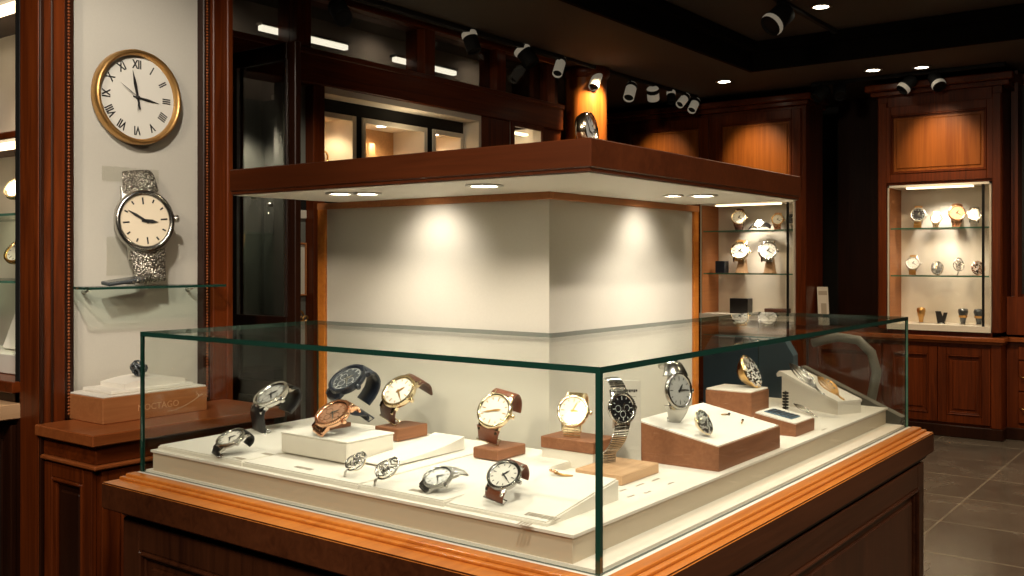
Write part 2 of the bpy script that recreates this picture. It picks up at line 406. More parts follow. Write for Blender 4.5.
# platform in the case
PT = .915
pf = thing('display_platform', 'long L-shaped cream platform on which all the watches in the case stand', 'display platform', (.6, .5, .844))
m = MB(); m.prism([(.011, .011), (2.283, .011), (2.283, .60), (.70, .60), (.70, 1.666), (.011, 1.666)], .844, .851); m.build('liner', M['cream'], pf)
m = MB(); m.prism([(.015, .078), (2.272, .078), (2.272, .60), (.70, .60), (.70, 1.635), (.015, 1.635)], .851, PT-.007); m.build('riser', M['tanf'], pf)
m = MB(); m.prism([(.0095, .072), (2.280, .072), (2.280, .60), (.70, .60), (.70, 1.640), (.0095, 1.640)], PT-.007, PT)
m.build('top_board', M['cream'], pf)
# backdrop block
bd = thing('backdrop_wall', 'tall cream backdrop block edged in wood rising behind the watches to the canopy', 'backdrop', (1.2, 1.15, .843))
BX, BY = .735, .64
m = MB().box(BX, 1.70, BY, 1.64, .845, 1.713)
m.build('cream_panel', M['wall'], bd)
m = MB(); m.box(BX-.012, BX+.03, 1.64, 1.68, .845, 1.713, .003); m.box(1.70, 1.735, BY-.012, BY+.03, .845, 1.713, .003)
m.build('edge_strip', M['ctx'], bd, label='orange wooden upright edge strip')
m = MB(); m.box(BX-.014, BX, BY-.014, 1.68, 1.690, 1.713, .002); m.box(BX, 1.735, BY-.014, BY, 1.690, 1.713, .002)
m.build('top_strip', M['boxo'], bd)
# canopy
cp = thing('canopy', 'flat mahogany canopy with lit pale underside over the glass case', 'canopy', (1.0, .8, 1.713))
CX0, CY0, CX1, CY1 = .25, .181, 1.625, 1.57
m = MB(); m.box(CX0, CX1, CY0, CY1, 1.725, 1.797, .003)
m.bm.normal_update()
m.build('fascia', M['cany'], cp)
m = MB(); m.box(CX0+.004, CX1-.004, CY0+.004, CY1-.004, 1.715, 1.725, .002); m.build('edge_bead', M['canx'], cp)
m = MB(); m.box(CX0+.010, CX1-.010, CY0+.010, CY1-.010, 1.713, 1.7149); m.build('underside', M['soft'], cp, label='pale underside of the canopy')
for i, (x, y, r) in enumerate([(.406, .633, .040), (.385, 1.194, .034), (.436, 1.127, .034), (1.097, .406, .026), (1.155, .329, .036)]):
    d = thing('downlight', ['round recessed downlight in the canopy underside nearest the block corner', 'round downlight at the far left end of the canopy underside, outer of the pair', 'round downlight at the far left end of the canopy underside, inner of the pair', 'smaller inner downlight at the right end of the canopy underside', 'larger outer downlight at the right end of the canopy underside'][i], 'downlight', (x, y, 1.705), 'downlights under the canopy')
    MB().lathe([(r, 1.713), (r*1.35, 1.7125), (r*1.38, 1.709), (r, 1.708)], 28, Matrix.Translation((x, y, 0))).build('trim_ring', M['steelb'], d)
    MB().lathe([(0, 1.7105), (r, 1.7105), (r, 1.713)], 28, Matrix.Translation((x, y, 0))).build('lens', M['lamp'], d)
# desk clock on the canopy
def frame_mat(base, y_ax, n):
    Z = Vector(n).normalized(); Y = Vector(y_ax); Y = (Y-Z*Y.dot(Z)).normalized(); X = Y.cross(Z)
    return Matrix(((X.x, Y.x, Z.x, base[0]), (X.y, Y.y, Z.y, base[1]), (X.z, Y.z, Z.z, base[2]), (0, 0, 0, 1)))
dk = thing('desk_clock', 'small round silver clock standing on top of the canopy at its corner', 'clock', (.50, .35, 1.797))
Mx = frame_mat((.50, .35, 1.852), UP, cv(.90, .10, .42))
MB().lathe([(0, -.02), (.044, -.02), (.050, -.008), (.051, .008), (.048, .014), (.044, .012), (.043, .004)], 36, Mx).build('case', M['pgold'], dk)
MB().lathe([(0, .005), (.043, .005)], 36, Mx).build('dial', M['silv'], dk)
m = MB()
for k in range(12): m.box(-.0016, .0016, .030, .039, .0052, .0062, Mx=Mx @ Matrix.Rotation(k*PI/6, 4, 'Z'))
m.box(-.0016, .0016, -.005, .030, .0066, .0074, Mx=Mx @ Matrix.Rotation(.5, 4, 'Z')); m.box(-.002, .002, -.005, .022, .0062, .007, Mx=Mx @ Matrix.Rotation(-1.9, 4, 'Z'))
m.build('markings', M['ink'], dk)
MB().box(.47, .53, .335, .365, 1.797, 1.806, .002).build('foot', M['steel'], dk)
# ------------------------------------------------------------------ tray boards, blocks and risers inside the case
def sloped(name, label, cat, x0, x1, y0, y1, z, za, zb, mats, group=None, along='x', cap=.004):
    # box whose top slopes from za at the low coordinate to zb at the high coordinate; cream cap on top
    t = thing(name, label, cat, ((x0+x1)/2, (y0+y1)/2, z), group)
    if along == 'x': top = [(x0, y0, za), (x1, y0, zb), (x1, y1, zb), (x0, y1, za)]
    else: top = [(x0, y0, za), (x1, y0, za), (x1, y1, zb), (x0, y1, zb)]
    bot = [(x0, y0, z), (x1, y0, z), (x1, y1, z), (x0, y1, z)]
    MB().poly8(bot, top).build('body', mats[0], t)
    if len(mats) > 1:
        i = .004
        def ins(p): return (min(max(p[0], x0+i), x1-i), min(max(p[1], y0+i), y1-i), p[2])
        MB().poly8([ins(p) for p in top], [tuple(Vector(ins(p))+Vector((0, 0, cap))) for p in top]).build('top_pad', mats[1], t, label='cream top pad')
    return t
G = 'cream boards lining the left arm of the case'
sloped('display_board', 'flat cream board at the far left end of the platform under the black-strapped watches', 'display board', .026, .66, 1.215, 1.625, PT, PT+.010, PT+.016, [M['cream2'], M['cream']], G)
sloped('display_board', 'flat cream board holding the white box and the two filigree rings', 'display board', .026, .66, .742, 1.210, PT, PT+.010, PT+.016, [M['cream2'], M['cream']], G)
sloped('display_board', 'flat cream board in the middle under the silver watch with gold clasp', 'display board', .026, .66, .452, .737, PT, PT+.010, PT+.016, [M['cream2'], M['cream']], G)
sloped('display_board', 'sloping cream board nearest the glass corner, its thick end showing', 'display board', .030, .335, .155, .447, PT, PT+.006, PT+.048, [M['cream2'], M['cream']], G)
BT = PT+.020
wb = thing('display_box', 'cream rectangular box on the left boards carrying the rose gold watch', 'display box', (.33, 1.06, PT+.0165))
MB().box(.160, .348, .926, 1.205, PT+.0205, .992, .003).build('body', M['cream2'], wb); MB().box(.158, .350, .924, 1.207, .992, .997, .002).build('lid', M['cream'], wb)
# curved wedge riser
rs = thing('wedge_riser', 'cream wedge riser with curved slope in front of the gold watch block', 'riser', (.42, .82, BT))
prof = [(.20, BT+.001), (.52, BT+.001), (.52, .974)] + [(.52-.32*t, BT+.004+(.974-BT-.004)*(1-t)**1.0*(1-.30*math.sin(PI*t))) for t in [i/10 for i in range(1, 11)]]
m = MB().prism([(p[0], p[1]) for p in prof], -.918, -.800, Matrix(((1, 0, 0, 0), (0, 0, -1, 0), (0, 1, 0, 0), (0, 0, 0, 1))))
m.build('body', M['cream'], rs)
def block(name, label, x0, x1, y0, y1, z0, z1, mat, group=None, cat='display block'):
    return tag(MB().box(x0, x1, y0, y1, z0, z1, .0025).build(name, mat), label, cat, group)
G = 'small wooden watch blocks'
block('wooden_block', 'small brown wooden block under the gold watch with striped dark strap, beside the cream box', .487, .625, 1.042, 1.145, .9355, .975, M['box'], G)
block('wooden_block', 'small brown wooden block under the gold watch with brown strap, mid case', .440, .575, .612, .702, .9355, .966, M['box'], G)
block('wooden_block', 'small flat wooden block on the cream box beneath the navy watch', .255, .345, 1.10, 1.18, .9975, 1.010, M['box'], G)
pl = thing('stacked_plinth', 'two-tone plinth, brown wood over cream, left of the near glass corner post', 'plinth', (.61, .47, PT))
MB().box(.573, .690, .378, .553, PT, .962, .002).build('cream_base', M['cream2'], pl)
MB().box(.570, .693, .375, .556, .962, .995, .002).build('wooden_cap', M['box'], pl)
block('wooden_pad', 'pale wooden pad under the steel bracelet watch just right of the glass corner', .465, .665, .222, .368, PT, .943, M['boxl'])
BB = sloped('wooden_riser', 'largest wooden riser with sloping cream top holding the framed steel watch', 'riser', .775, 1.216, .095, .36, PT, .982, 1.030, [M['box'], M['cream']], None, 'y')
bx = thing('wooden_plinth', 'square brown wooden plinth with cream top under the gold pave ring', 'plinth', (1.76, .48, PT))
MB().box(1.715, 1.885, .405, .592, PT, 1.005, .003).build('body', M['box'], bx); MB().box(1.718, 1.882, .408, .589, 1.005, 1.012, .002).build('top_pad', M['cream'], bx)
SB = sloped('wooden_riser', 'small low wooden riser with the navy strip on its cream top', 'riser', 1.428, 1.60, .124, .272, PT, .955, .980, [M['box'], M['cream']], None, 'y')
wd = thing('jewellery_wedge', 'long white sloping wedge with two leaf brooches near the right glass end', 'riser', (2.08, .37, PT))
Wf = Matrix.Translation((1.975, .168, PT)) @ Matrix.Rotation(math.radians(-25), 4, 'Z'); Mw = Wf @ Matrix(((0, 0, 1, 0), (1, 0, 0, 0), (0, 1, 0, 0), (0, 0, 0, 1)))
MB().prism([(0, 0), (.30, 0), (.30, .118), (0, .043)], 0, .120, Mw).build('body', M['cream2'], wd)
MB().prism([(-.003, .043), (.300, .1185), (.322, .112), (.328, .124), (.312, .137), (.285, .132), (.17, .098), (-.003, .052)], -.004, .124, Mw).build('top_pad', M['cream'], wd)
# ------------------------------------------------------------------ watches
def at(px, py, z):      # point of a horizontal surface at height z seen at this pixel of the photograph
    d = FW+RT*((px-512)/976)+UP*(-(py-261)/976)
    return CAM+d*((z-CAM.z)/d.z)
def atd(px, py, dep): return CAM+(FW+RT*((px-512)/976)+UP*(-(py-261)/976))*dep
def settle(base, zm):     # (pixel, pixel, surface height) of a case centre -> resting position on that surface
    if len(base) == 4:
        c = atd(*base[:2], base[3]); return (c.x, c.y, base[2])
    if base[0] > 50:
        c = at(base[0], base[1], base[2]-zm); return (c.x, c.y, base[2])
    return base
def smooth(p, n=5):
    out = []
    for i in range(len(p)-1):
        p0 = p[max(i-1, 0)]; p1 = p[i]; p2 = p[i+1]; p3 = p[min(i+2, len(p)-1)]
        for k in range(n):
            t = k/n
            out.append(tuple(.5*(2*p1[j]+(p2[j]-p0[j])*t+(2*p0[j]-5*p1[j]+4*p2[j]-p3[j])*t*t+(3*p1[j]-p0[j]-3*p2[j]+p3[j])*t**3) for j in (0, 1)))
    out.append(tuple(p[-1])); return out
CUFF = [(.95, -.14), (1.32, -.34), (1.50, -.78), (1.36, -1.25), (1.05, -1.5)]
LOOP = [(.95, -.14), (1.30, -.42), (1.42, -1.0), (1.15, -1.6), (.55, -1.95), (-.05, -2.02)]
FLAT = [(.95, -.14), (1.30, -.30), (1.65, -.62), (1.85, -.80)]
def watch(name, label, base, ax, nrm, r, case='steel', dial='white', strap='brleath', style='leather', up=CUFF, dn=CUFF, w=(1.05, .85), bez=None, mark='ink', hands=(0.5, 2.1), sub=False, group=None, seg=32, crown=True, t=.13, oval=1.0, cat='watch', mstyle='bar', base_off=0.0, bezm=None):
    Y = Vector(cv(*ax)); Z = Vector(cv(*nrm))
    Mx = frame_mat((0, 0, 0), Y, Z) @ Matrix.Scale(r, 4)
    S = Matrix.Diagonal((1, oval, 1, 1))
    P = {}
    c = MB().lathe([(0, -.30), (.72, -.30), (.93, -.22), (1.0, -.10), (1.0, 0), (.96, .05), (.84, .06), (.80, .0)], seg, Mx @ S)
    for sx in (-1, 1):
        for sy in (-1, 1):
            c.poly8([(sx*.42, sy*.80*oval, -.24), (sx*.64, sy*.72*oval, -.24), (sx*.60, sy*1.18*oval, -.34), (sx*.46, sy*1.20*oval, -.34)], [(sx*.42, sy*.80*oval, .0), (sx*.64, sy*.72*oval, .0), (sx*.60, sy*1.16*oval, -.16), (sx*.46, sy*1.18*oval, -.16)])
            bmesh.ops.transform(c.bm, matrix=Mx, verts=c.bm.verts[-8:])
    P['case'] = (c, M[case])
    b = MB().lathe([(.985, .03), (.975, .10), (.90, .145), (.83, .12), (.80, .05)], seg, Mx @ S)
    if bez:
        for k in range(bez): b.box(-.035, .035, .86, .99, .06, .155, Mx=Mx @ S @ Matrix.Rotation(2*PI*k/bez, 4, 'Z'))
    P['bezel'] = (b, M[bezm or case])
    P['dial'] = (MB().lathe([(0, .055), (.82, .055)], seg, Mx @ S), M[dial])
    mk = MB()
    for k in range(12):
        L_ = .62 if k % 3 else .52
        mk.box(-.024, .024, L_, .74, .057, .070, Mx=Mx @ S @ Matrix.Rotation(k*PI/6, 4, 'Z'))
    if mstyle == 'dense':
        for k in range(60): mk.box(-.012, .012, .70, .78, .057, .070, Mx=Mx @ S @ Matrix.Rotation(k*PI/30, 4, 'Z'))
    if sub:
        for (sx, sy) in ((-.33, 0), (.33, 0), (0, -.36)):
            mk.lathe([(.185, .058), (.20, .064), (.215, .058)], 18, Mx @ S @ Matrix.Translation((sx, sy, 0)))
    hd = []
    for (a, l, wd_) in ((hands[0], .42, .045), (hands[1], .66, .034)):
        h = MB().prism([(-wd_, -.12), (wd_, -.12), (wd_*1.3, l*.55), (0, l), (-wd_*1.3, l*.55)], .082, .10, Mx @ S @ Matrix.Rotation(-a, 4, 'Z'))
        hd.append(h)
    cr = None
    if crown:
        cr = MB().lathe([(0, 0), (.07, 0), (.10, .02), (.13, .03), (.13, .17), (.10, .19), (0, .19)], 12, Mx @ Matrix.Translation((.98, 0, -.1)) @ Matrix.Rotation(PI/2, 4, 'Y'))
    st = []
    for sg, path in ((1, up), (-1, dn)):
        if not path: continue
        pth = smooth(path); pth = [(sg*p[0]*1.0, p[1]) for p in pth]
        if len(base) == 4:      # trim or lengthen the strap so that it just reaches the surface below
            H = atd(*base[:2], base[3]).z-base[2]; lim = -(H-.5*t*r)/r
            hz = lambda p: Y.z*p[0]+Z.z*p[1]
            Yz, Zz = (Mx.to_3x3() @ Vector((0, 1, 0))).z/r, (Mx.to_3x3() @ Vector((0, 0, 1))).z/r
            hz = lambda p: Yz*p[0]+Zz*p[1]
            k = next((i for i, p in enumerate(pth) if i > 2 and hz(p) < lim), None)
            if k: pth = pth[:k]
            elif sg < 0 and hz(pth[-1]) > lim:
                g_ = math.hypot(Yz, Zz); D = (-Yz/g_, -Zz/g_); e = pth[-1]; tg = (pth[-1][0]-pth[-2][0], pth[-1][1]-pth[-2][1]); tl = math.hypot(*tg); tg = (tg[0]/tl, tg[1]/tl)
                need = (hz(e)-lim)/g_; n_ = max(4, int(need/.12)); p = e; q_ = 0
                for i in range(60):
                    f = min(1, (i+1)/4); d_ = (tg[0]*(1-f)+D[0]*f, tg[1]*(1-f)+D[1]*f); l_ = math.hypot(*d_) or 1
                    p = (p[0]+d_[0]/l_*.1, p[1]+d_[1]/l_*.1); pth.append(p)
                    if hz(p) < lim: break
        s_ = MB()
        if style == 'links':
            # resample by length
            L_ = [0]
            for a, b2 in zip(pth, pth[1:]): L_.append(L_[-1]+math.hypot(b2[0]-a[0], b2[1]-a[1]))
            n = max(3, int(L_[-1]/.155))
            for k in range(n):
                q = (k+.5)/n*L_[-1]; i = max(j for j in range(len(L_)) if L_[j] <= q); i = min(i, len(pth)-2)
                f = (q-L_[i])/max(1e-6, L_[i+1]-L_[i]); y = pth[i][0]+(pth[i+1][0]-pth[i][0])*f; z = pth[i][1]+(pth[i+1][1]-pth[i][1])*f
                an = math.atan2(pth[i+1][1]-pth[i][1], pth[i+1][0]-pth[i][0])
                ww = w[0]+(w[1]-w[0])*k/n
                for (u0, u1, hh) in ((-.5, -.22, .06), (-.20, .20, .075), (.22, .5, .06)):
                    s_.box(u0*ww, u1*ww, -.068, .068, -hh, hh, .02, Mx=Mx @ Matrix.Translation((0, y, z)) @ Matrix.Rotation(an, 4, 'X'))
        else:
            s_.ribbon(pth, w[0], w[1], t, Mx=Mx)
        st.append(s_)
    bk = None
    if dn and style == 'leather':
        e = (-pth[-1][0], pth[-1][1])
        bk = MB().tube([(-w[1]*.6, -e[0]-.05, e[1]), (w[1]*.6, -e[0]-.05, e[1]), (w[1]*.6, -e[0]+.25, e[1]-.02), (-w[1]*.6, -e[0]+.25, e[1]-.02)], .045, 6, closed=True, Mx=Mx)
    allm = [v[0] for v in P.values()]+[mk]+hd+st+([cr] if cr else [])+([bk] if bk else [])
    zm = min(a.zmin() for a in allm); base = settle(base, zm)
    for a in allm: bmesh.ops.translate(a.bm, verts=a.bm.verts, vec=Vector((base[0], base[1], base[2]-zm+base_off)))
    th = thing(name, label, cat, base, group)
    objs = {}
    for k in ('case', 'bezel', 'dial'): objs[k] = P[k][0].build(k, P[k][1], th)
    mk.build('hour_markers', M[mark], objs['dial'])
    for h in hd: h.build('hand', M['ink'] if mark == 'ink' else M['gold2'] if mark == 'gold2' else M['steel'], objs['dial'])
    if cr: cr.build('crown', M[case], th)
    for s_ in st: s_.build('bracelet' if style != 'leather' else 'strap', M[strap], th)
    if bk: bk.build('buckle', M[case], th)
    return th
ARU = [(.95, -.14), (1.22, -.30), (1.30, -.62), (1.12, -.92), (.8, -1.05)]
ARD = [(.95, -.14), (1.24, -.34), (1.42, -.80), (1.46, -1.25)]
watch('wristwatch', 'small steel watch lying on the bare front-left board, farthest left in the case', (230.5, 439.5, .928, 2.87), (.76, .38, -.52), (-.26, .86, .36), .043, 'asilv', 'white', 'bleath', 'leather', ARU, ARD, (1.25, 1.05), 48, crown=True, mstyle='dense')
watch('wristwatch', 'big black-strapped steel watch arched upright on the left board behind the small steel one', (271.5, 394, .928, 3.25), (.70, .40, -.58), (-.34, .82, .40), .062, 'steel', 'silv', 'bleath', 'leather', [(.95, -.14), (1.2, -.32), (1.2, -.75), (.85, -1.1), (.2, -1.25)], [(.95, -.14), (1.2, -.42), (1.42, -1.0), (1.70, -1.7), (1.9, -2.2)], (1.5, 1.35), 60, sub=True, mstyle='dense')
watch('wristwatch', 'navy and black sports watch at the back of the cream box', (347.5, 384, 1.010, 2.945), (.76, .48, -.44), (-.36, .76, .44), .060, 'nleath', 'ndial', 'nleath', 'leather', [(.95, -.14), (1.2, -.35), (1.18, -.9), (.75, -1.35), (.1, -1.6)], [(.95, -.14), (1.12, -.45), (1.02, -1.0), (.75, -1.5), (.3, -1.9)], (1.5, 1.3), 60, sub=True, mark='silv', mstyle='dense')
watch('wristwatch', 'rose gold watch with copper dial lying on the cream box', (333, 414.5, .9975, 2.82), (.74, .40, -.52), (-.30, .80, .46), .054, 'rose', 'rdial', 'rose', 'links', [(.95, -.14), (1.2, -.32), (1.22, -.7)], [(.95, -.14), (1.18, -.34), (1.22, -.66), (1.1, -.95)], (1.25, .9), 60, sub=True, mstyle='dense', mark='rose')
watch('wristwatch', 'gold watch with striped dark brown strap on a block beside the cream box', (399, 395.5, .975, 3.125), (.70, .50, -.46), (-.40, .66, .62), .060, 'pgold', 'white', 'dbleath', 'leather', [(.95, -.14), (1.2, -.32), (1.35, -.85), (1.15, -1.4)], [(.95, -.14), (1.2, -.42), (1.45, -.9), (1.8, -1.5)], (1.4, 1.25), 48, mark='gold2')
watch('wristwatch', 'silver watch with a gold open clasp lying flat on the middle cream board', (438, 479, .928, 2.42), (.84, .30, -.42), (-.22, .86, .42), .039, 'asilv', 'silv', 'asilv', 'links', FLAT, [(.95, -.14), (1.25, -.26), (1.55, -.55), (1.65, -.8)], (1.1, .75), 40)
watch('wristwatch', 'pale gold watch with white dial and tan brown strap standing on a block mid case', (494.5, 413.5, .966, 2.83), (.42, .80, -.40), (-.38, .48, .80), .055, 'pgold', 'white', 'brleath', 'leather', [(.95, -.14), (1.2, -.30), (1.32, -.75), (1.15, -1.3), (.7, -1.7)], [(.95, -.12), (1.2, -.32), (1.75, -.85), (2.3, -1.4)], (1.45, 1.15), 0, hands=(1.2, 4.3), mark='gold2')
watch('wristwatch', 'steel watch with glossy chestnut strap propped on the front board near the corner', (504, 476, .932, 2.3), (.52, .62, -.52), (-.26, .74, .58), .042, 'asilv', 'white', 'brleath', 'leather', [(.95, -.14), (1.25, -.36), (1.25, -.95), (1.0, -1.35)], [(.95, -.12), (1.2, -.40), (1.5, -1.0), (1.75, -1.5)], (1.35, 1.2), 48)
watch('wristwatch', 'slim gold watch with white dial and gold bracelet on the two-tone plinth', (573, 408.5, .995, 2.8), (.16, .90, -.34), (-.34, .38, .86), .048, 'pgold', 'white', 'pgold', 'links', [(.95, -.14), (1.18, -.4), (1.1, -1.0), (.6, -1.4)], [(.95, -.14), (1.2, -.32), (1.65, -.62), (1.9, -.9)], (1.15, 1.0), 0, hands=(1.6, .4), mark='gold2')
watch('wristwatch', 'black-dialled steel bracelet watch hanging upright on the pale pad in front of the grey card', (622, 408, .943, 2.65), (-.10, .95, -.20), (.50, .16, .85), .044, 'asilv', 'bdial', 'asilv', 'links', [(.95, -.14), (1.35, -.25), (1.75, -.55), (1.95, -.95)], [(.95, -.14), (1.45, -.28), (2.0, -.70), (2.45, -1.25), (2.6, -1.55)], (1.2, .95), 48, sub=True, mark='silv')
watch('wristwatch', 'large framed steel watch with thick open loop band on the sloping wooden riser', (679, 388, 1.014, 2.895), (-.06, .95, -.22), (.52, .16, .84), .050, 'asilv', 'silv', 'asilv', 'leather', [(.85, -.22), (1.15, -.26), (1.5, -.42), (1.72, -.85), (1.5, -1.35)], [(.85, -.22), (1.2, -.26), (1.6, -.45), (1.95, -.75)], (1.9, .75), 0, hands=(.6, 1.5), t=.40, oval=1.12)
# pave ovals
def pave(name, label, base, ax, nrm, rx, ry, metal, group=None, mix=.5, tail=1.2, cat='ring'):
    Mx = frame_mat((0, 0, 0), cv(*ax), cv(*nrm))
    a = MB().lathe([(0, -1.0*rx*tail), (.45, -.95*rx*tail), (.78, -.55*rx*tail), (1.0, -.10*rx), (1.02, 0), (.95, .14*rx), (0, .22*rx)], 28, Mx, sx=rx, sy=ry)
    st, sd = MB(), MB(); s = rx*.17
    n = 0; rnd = random.Random(int(rx*1e5))
    for i in range(-8, 9):
        for j in range(-10, 11):
            x, y = (i+.5*(j % 2))*s*1.15, j*s
            q = (x/rx)**2+(y/ry)**2
            if q > .95: continue
            (st if rnd.random() > mix else sd).ico((x, y, .20*rx*(1-q*.6)), s*.62, 1, Mx=Mx)
    band = MB().lathe([(.99, -.06*rx), (1.04, -.03*rx), (1.05, .03*rx), (.99, .07*rx)], 28, Mx, sx=rx, sy=ry)
    zm = min(b.zmin() for b in (a, st, sd, band)); base = settle(base, zm)
    for b in (a, st, sd, band): bmesh.ops.translate(b.bm, verts=b.bm.verts, vec=Vector((base[0], base[1], base[2]-zm)))
    t = thing(name, label, cat, base, group)
    a.build('setting', M[metal], t); st.build('pale_stones', M['gem'], t); sd.build('dark_stones', M['gemd'], t); band.build('rim', M[metal], t)
    return t
pave('pave_ring', 'oval ring of dark and silver stones lying on the big sloping riser', (704, 423.5, 1.002, 2.80), (-.42, .82, -.25), (.55, .45, .72), .027, .038, 'pgold', None, .5, .9)
pave('pave_ring', 'tall gold ring paved with glittering stones on the square wooden plinth', (751, 368, 1.012, 3.76), (-.42, .88, -.12), (.60, .40, .70), .044, .066, 'gold', None, .40, 1.2)
# filigree rings
def filigree(name, label, base, ax, nrm, r, group, seed, cat='ring'):
    Mx = frame_mat((0, 0, 0), cv(*ax), cv(*nrm)); rnd = random.Random(seed)
    h = MB()
    h.tube([(r*.78*math.sin(t)*(1-.22*math.cos(t)), r*math.cos(t), .06*r*math.cos(3*t)) for t in [2*PI*i/28 for i in range(28)]], r*.085, 6, closed=True, Mx=Mx)
    for k in range(9):
        a0 = rnd.random()*6.28; cx, cy = rnd.uniform(-.35, .35)*r, rnd.uniform(-.55, .55)*r; R0 = rnd.uniform(.18, .34)*r
        h.tube([(cx+math.cos(a0+q*5)*R0*(1-q*.75), cy+math.sin(a0+q*5)*R0*(1-q*.75), r*.12*(1-q)) for q in [i/14 for i in range(15)]], r*.06, 5, Mx=Mx)
    for k in range(6):
        y = (-.8+k*.32)*r; h.tube([(0, y-.1*r, .02*r), (.30*r, y+.12*r, .08*r), (.62*r*(1-abs(y/r)*.5), y+.2*r, 0)], r*.055, 5, Mx=Mx); h.tube([(0, y-.1*r, .02*r), (-.30*r, y+.12*r, .08*r), (-.62*r*(1-abs(y/r)*.5), y+.2*r, 0)], r*.055, 5, Mx=Mx)
    b = MB().tube([(0, r*.85*math.cos(t), -r*1.05*math.sin(t)-.02*r) for t in [PI*i/16 for i in range(17)]], r*.05, 6, Mx=Mx)
    s = MB().tube([(0, -r*.95, 0), (0, -r*1.35, -.2*r), (0, -r*1.6, -.55*r)], r*.10, 6, Mx=Mx)
    zm = min(q.zmin() for q in (h, b, s)); base = settle(base, zm)
    for q in (h, b, s): bmesh.ops.translate(q.bm, verts=q.bm.verts, vec=Vector((base[0], base[1], base[2]-zm)))
    t = thing(name, label, cat, base, group)
    h.build('filigree_head', M['asilv'], t); b.build('band', M['pgold'], t); s.build('stem', M['steelb'], t)
    return t
filigree('filigree_ring', 'silver filigree leaf ring just below the cream box corner, left of the pair', (356, 461, .928), (.74, .56, -.30), (-.34, .68, .62), .030, 'silver filigree rings', 3)
filigree('filigree_ring', 'silver filigree leaf ring with rounder head on the slope, right of the pair', (387.5, 468, .928), (.72, .60, -.30), (-.30, .66, .66), .033, 'silver filigree rings', 8)
# leaf brooches on the wedge
def leaf(name, label, base, ax, nrm, L, W, metal, group=None, cat='brooch'):
    Mx = frame_mat((0, 0, 0), cv(*ax), cv(*nrm))
    h = MB()
    for k in range(-3, 4):
        f = k/3
        h.tube([(W*f*math.sin(PI*q)*(1-.15*abs(f)), L*(q-.5), W*.45*math.sin(PI*q)*(1-f*f*.7)) for q in [i/12 for i in range(13)]], W*.085, 5, Mx=Mx)
    s = MB().tube([(0, -L*.5, 0), (0, -L*.62, 0), (.15*W, -L*.74, 0)], W*.10, 6, Mx=Mx)
    g_ = MB()
    for q in (.25, .4, .55, .7): g_.ico((0, L*(q-.5), W*.55*math.sin(PI*q)), W*.14, 1, Mx=Mx)
    zm = min(q.zmin() for q in (h, s, g_)); base = settle(base, zm)
    for q in (h, s, g_): bmesh.ops.translate(q.bm, verts=q.bm.verts, vec=Vector((base[0], base[1], base[2]-zm)))
    t = thing(name, label, cat, base, group)
    h.build('leaf_body', M[metal], t); s.build('stem', M[metal], t); g_.build('stones', M['gem'], t); return t
# lie along the slope (down towards -y); room vectors turned into camera terms
def rv(v): v = Vector(v); return (v.dot(RT), v.z, -v.dot(FW))
leaf('leaf_brooch', 'long openwork leaf brooch at the upper end of the white wedge', (803, 376, 1.012), rv((.42, .9, .29)), rv((-.35, -.5, 1)), .155, .036, 'asilv', 'leaf brooches on the wedge')
leaf('leaf_brooch', 'openwork leaf brooch lower down the white wedge, in front of the longer one', (828, 386, .985), rv((.42, .9, .27)), rv((-.35, -.5, 1)), .115, .034, 'gold2', 'leaf brooches on the wedge')
leaf('leaf_brooch', 'small slim leaf brooch on the platform behind the low riser with the navy strip', (803, 409, PT), rv((.3, .9, .12)), rv((-.3, -.3, 1)), .09, .018, 'asilv')
# navy strip and black bead stack
t = thing('fabric_strip', 'navy blue woven strip lying on the small low riser', 'fabric strip', (1.51, .24, .98))
Sm = Matrix.Translation((1.512, .205, .9735)) @ Matrix.Rotation(math.atan2(.025, .148), 4, 'X')
MB().box(-.040, .040, -.050, .050, -.001, .002, .001, Mx=Sm).build('weave', M['navy'], t)
m = MB()
for k in range(6): m.box(-.034, .034, -.044+k*.0155, -.036+k*.0155, .002, .0045, .001, Mx=Sm)
m.build('raised_ribs', M['nleath'], t)
t = thing('bead_stack', 'small dark stack of beads between the square plinth and the white wedge', 'beads', (1.93, .37, PT))
m = MB()
for k in range(7): m.lathe([(0, 0), (.010, .001), (.014, .005), (.010, .009), (0, .010)], 12, Matrix.Translation((1.925, .355, PT+k*.0115)))
m.build('beads', M['gemd'], t); MB().tube([(1.925, .355, PT), (1.925, .355, PT+.083)], .003, 6).build('pin', M['steel'], t)
# stick pin near the corner and small trinkets
p = at(563, 478, .958); p.z = PT+.010+(p.x-.03)/.305*.042
t = thing('stick_pin', 'tiny gold stick pin with clustered stones on the sloping corner board', 'pin', (p.x, p.y, p.z))
q0 = Vector((p.x, p.y, p.z+.0042))
MB().tube([q0+Vector((.012, -.022, -.002)), q0, q0+Vector((-.004, .022, .004))], .0032, 6).build('stem', M['gold2'], t)
m = MB()
for (dx, dy, dz) in ((0, .02, .005), (-.004, .028, .007), (.006, .030, .006), (-.002, .036, .008)): m.ico(q0+Vector((dx, dy, dz)), .005, 1)
m.build('stones', M['rose'], t)
m = None
for i, (x, y, a) in enumerate([(1.10, .17, .3), (1.13, .24, -.4), (1.06, .27, .9)]):
    z = .986+(y-.095)/.265*.048+.001
    t = thing('earring', ['tiny gold stud bar on the big riser top, nearest its right end', 'tiny gold stud bar on the big riser top, set back towards the right', 'tiny gold stud bar on the big riser top behind the oval ring'][i], 'earring', (x, y, z), 'tiny earrings on the big riser')
    d = Vector((math.cos(a), math.sin(a), math.sin(a)*.18))
    MB().tube([Vector((x, y, z+.003))-d*.016, Vector((x, y, z+.004)), Vector((x, y, z+.003))+d*.016], .0022, 6).build('bar', M['gold2'], t)
    MB().ico(Vector((x, y, z+.005))+d*.017, .0048, 1).build('stone', M['gemd'], t)
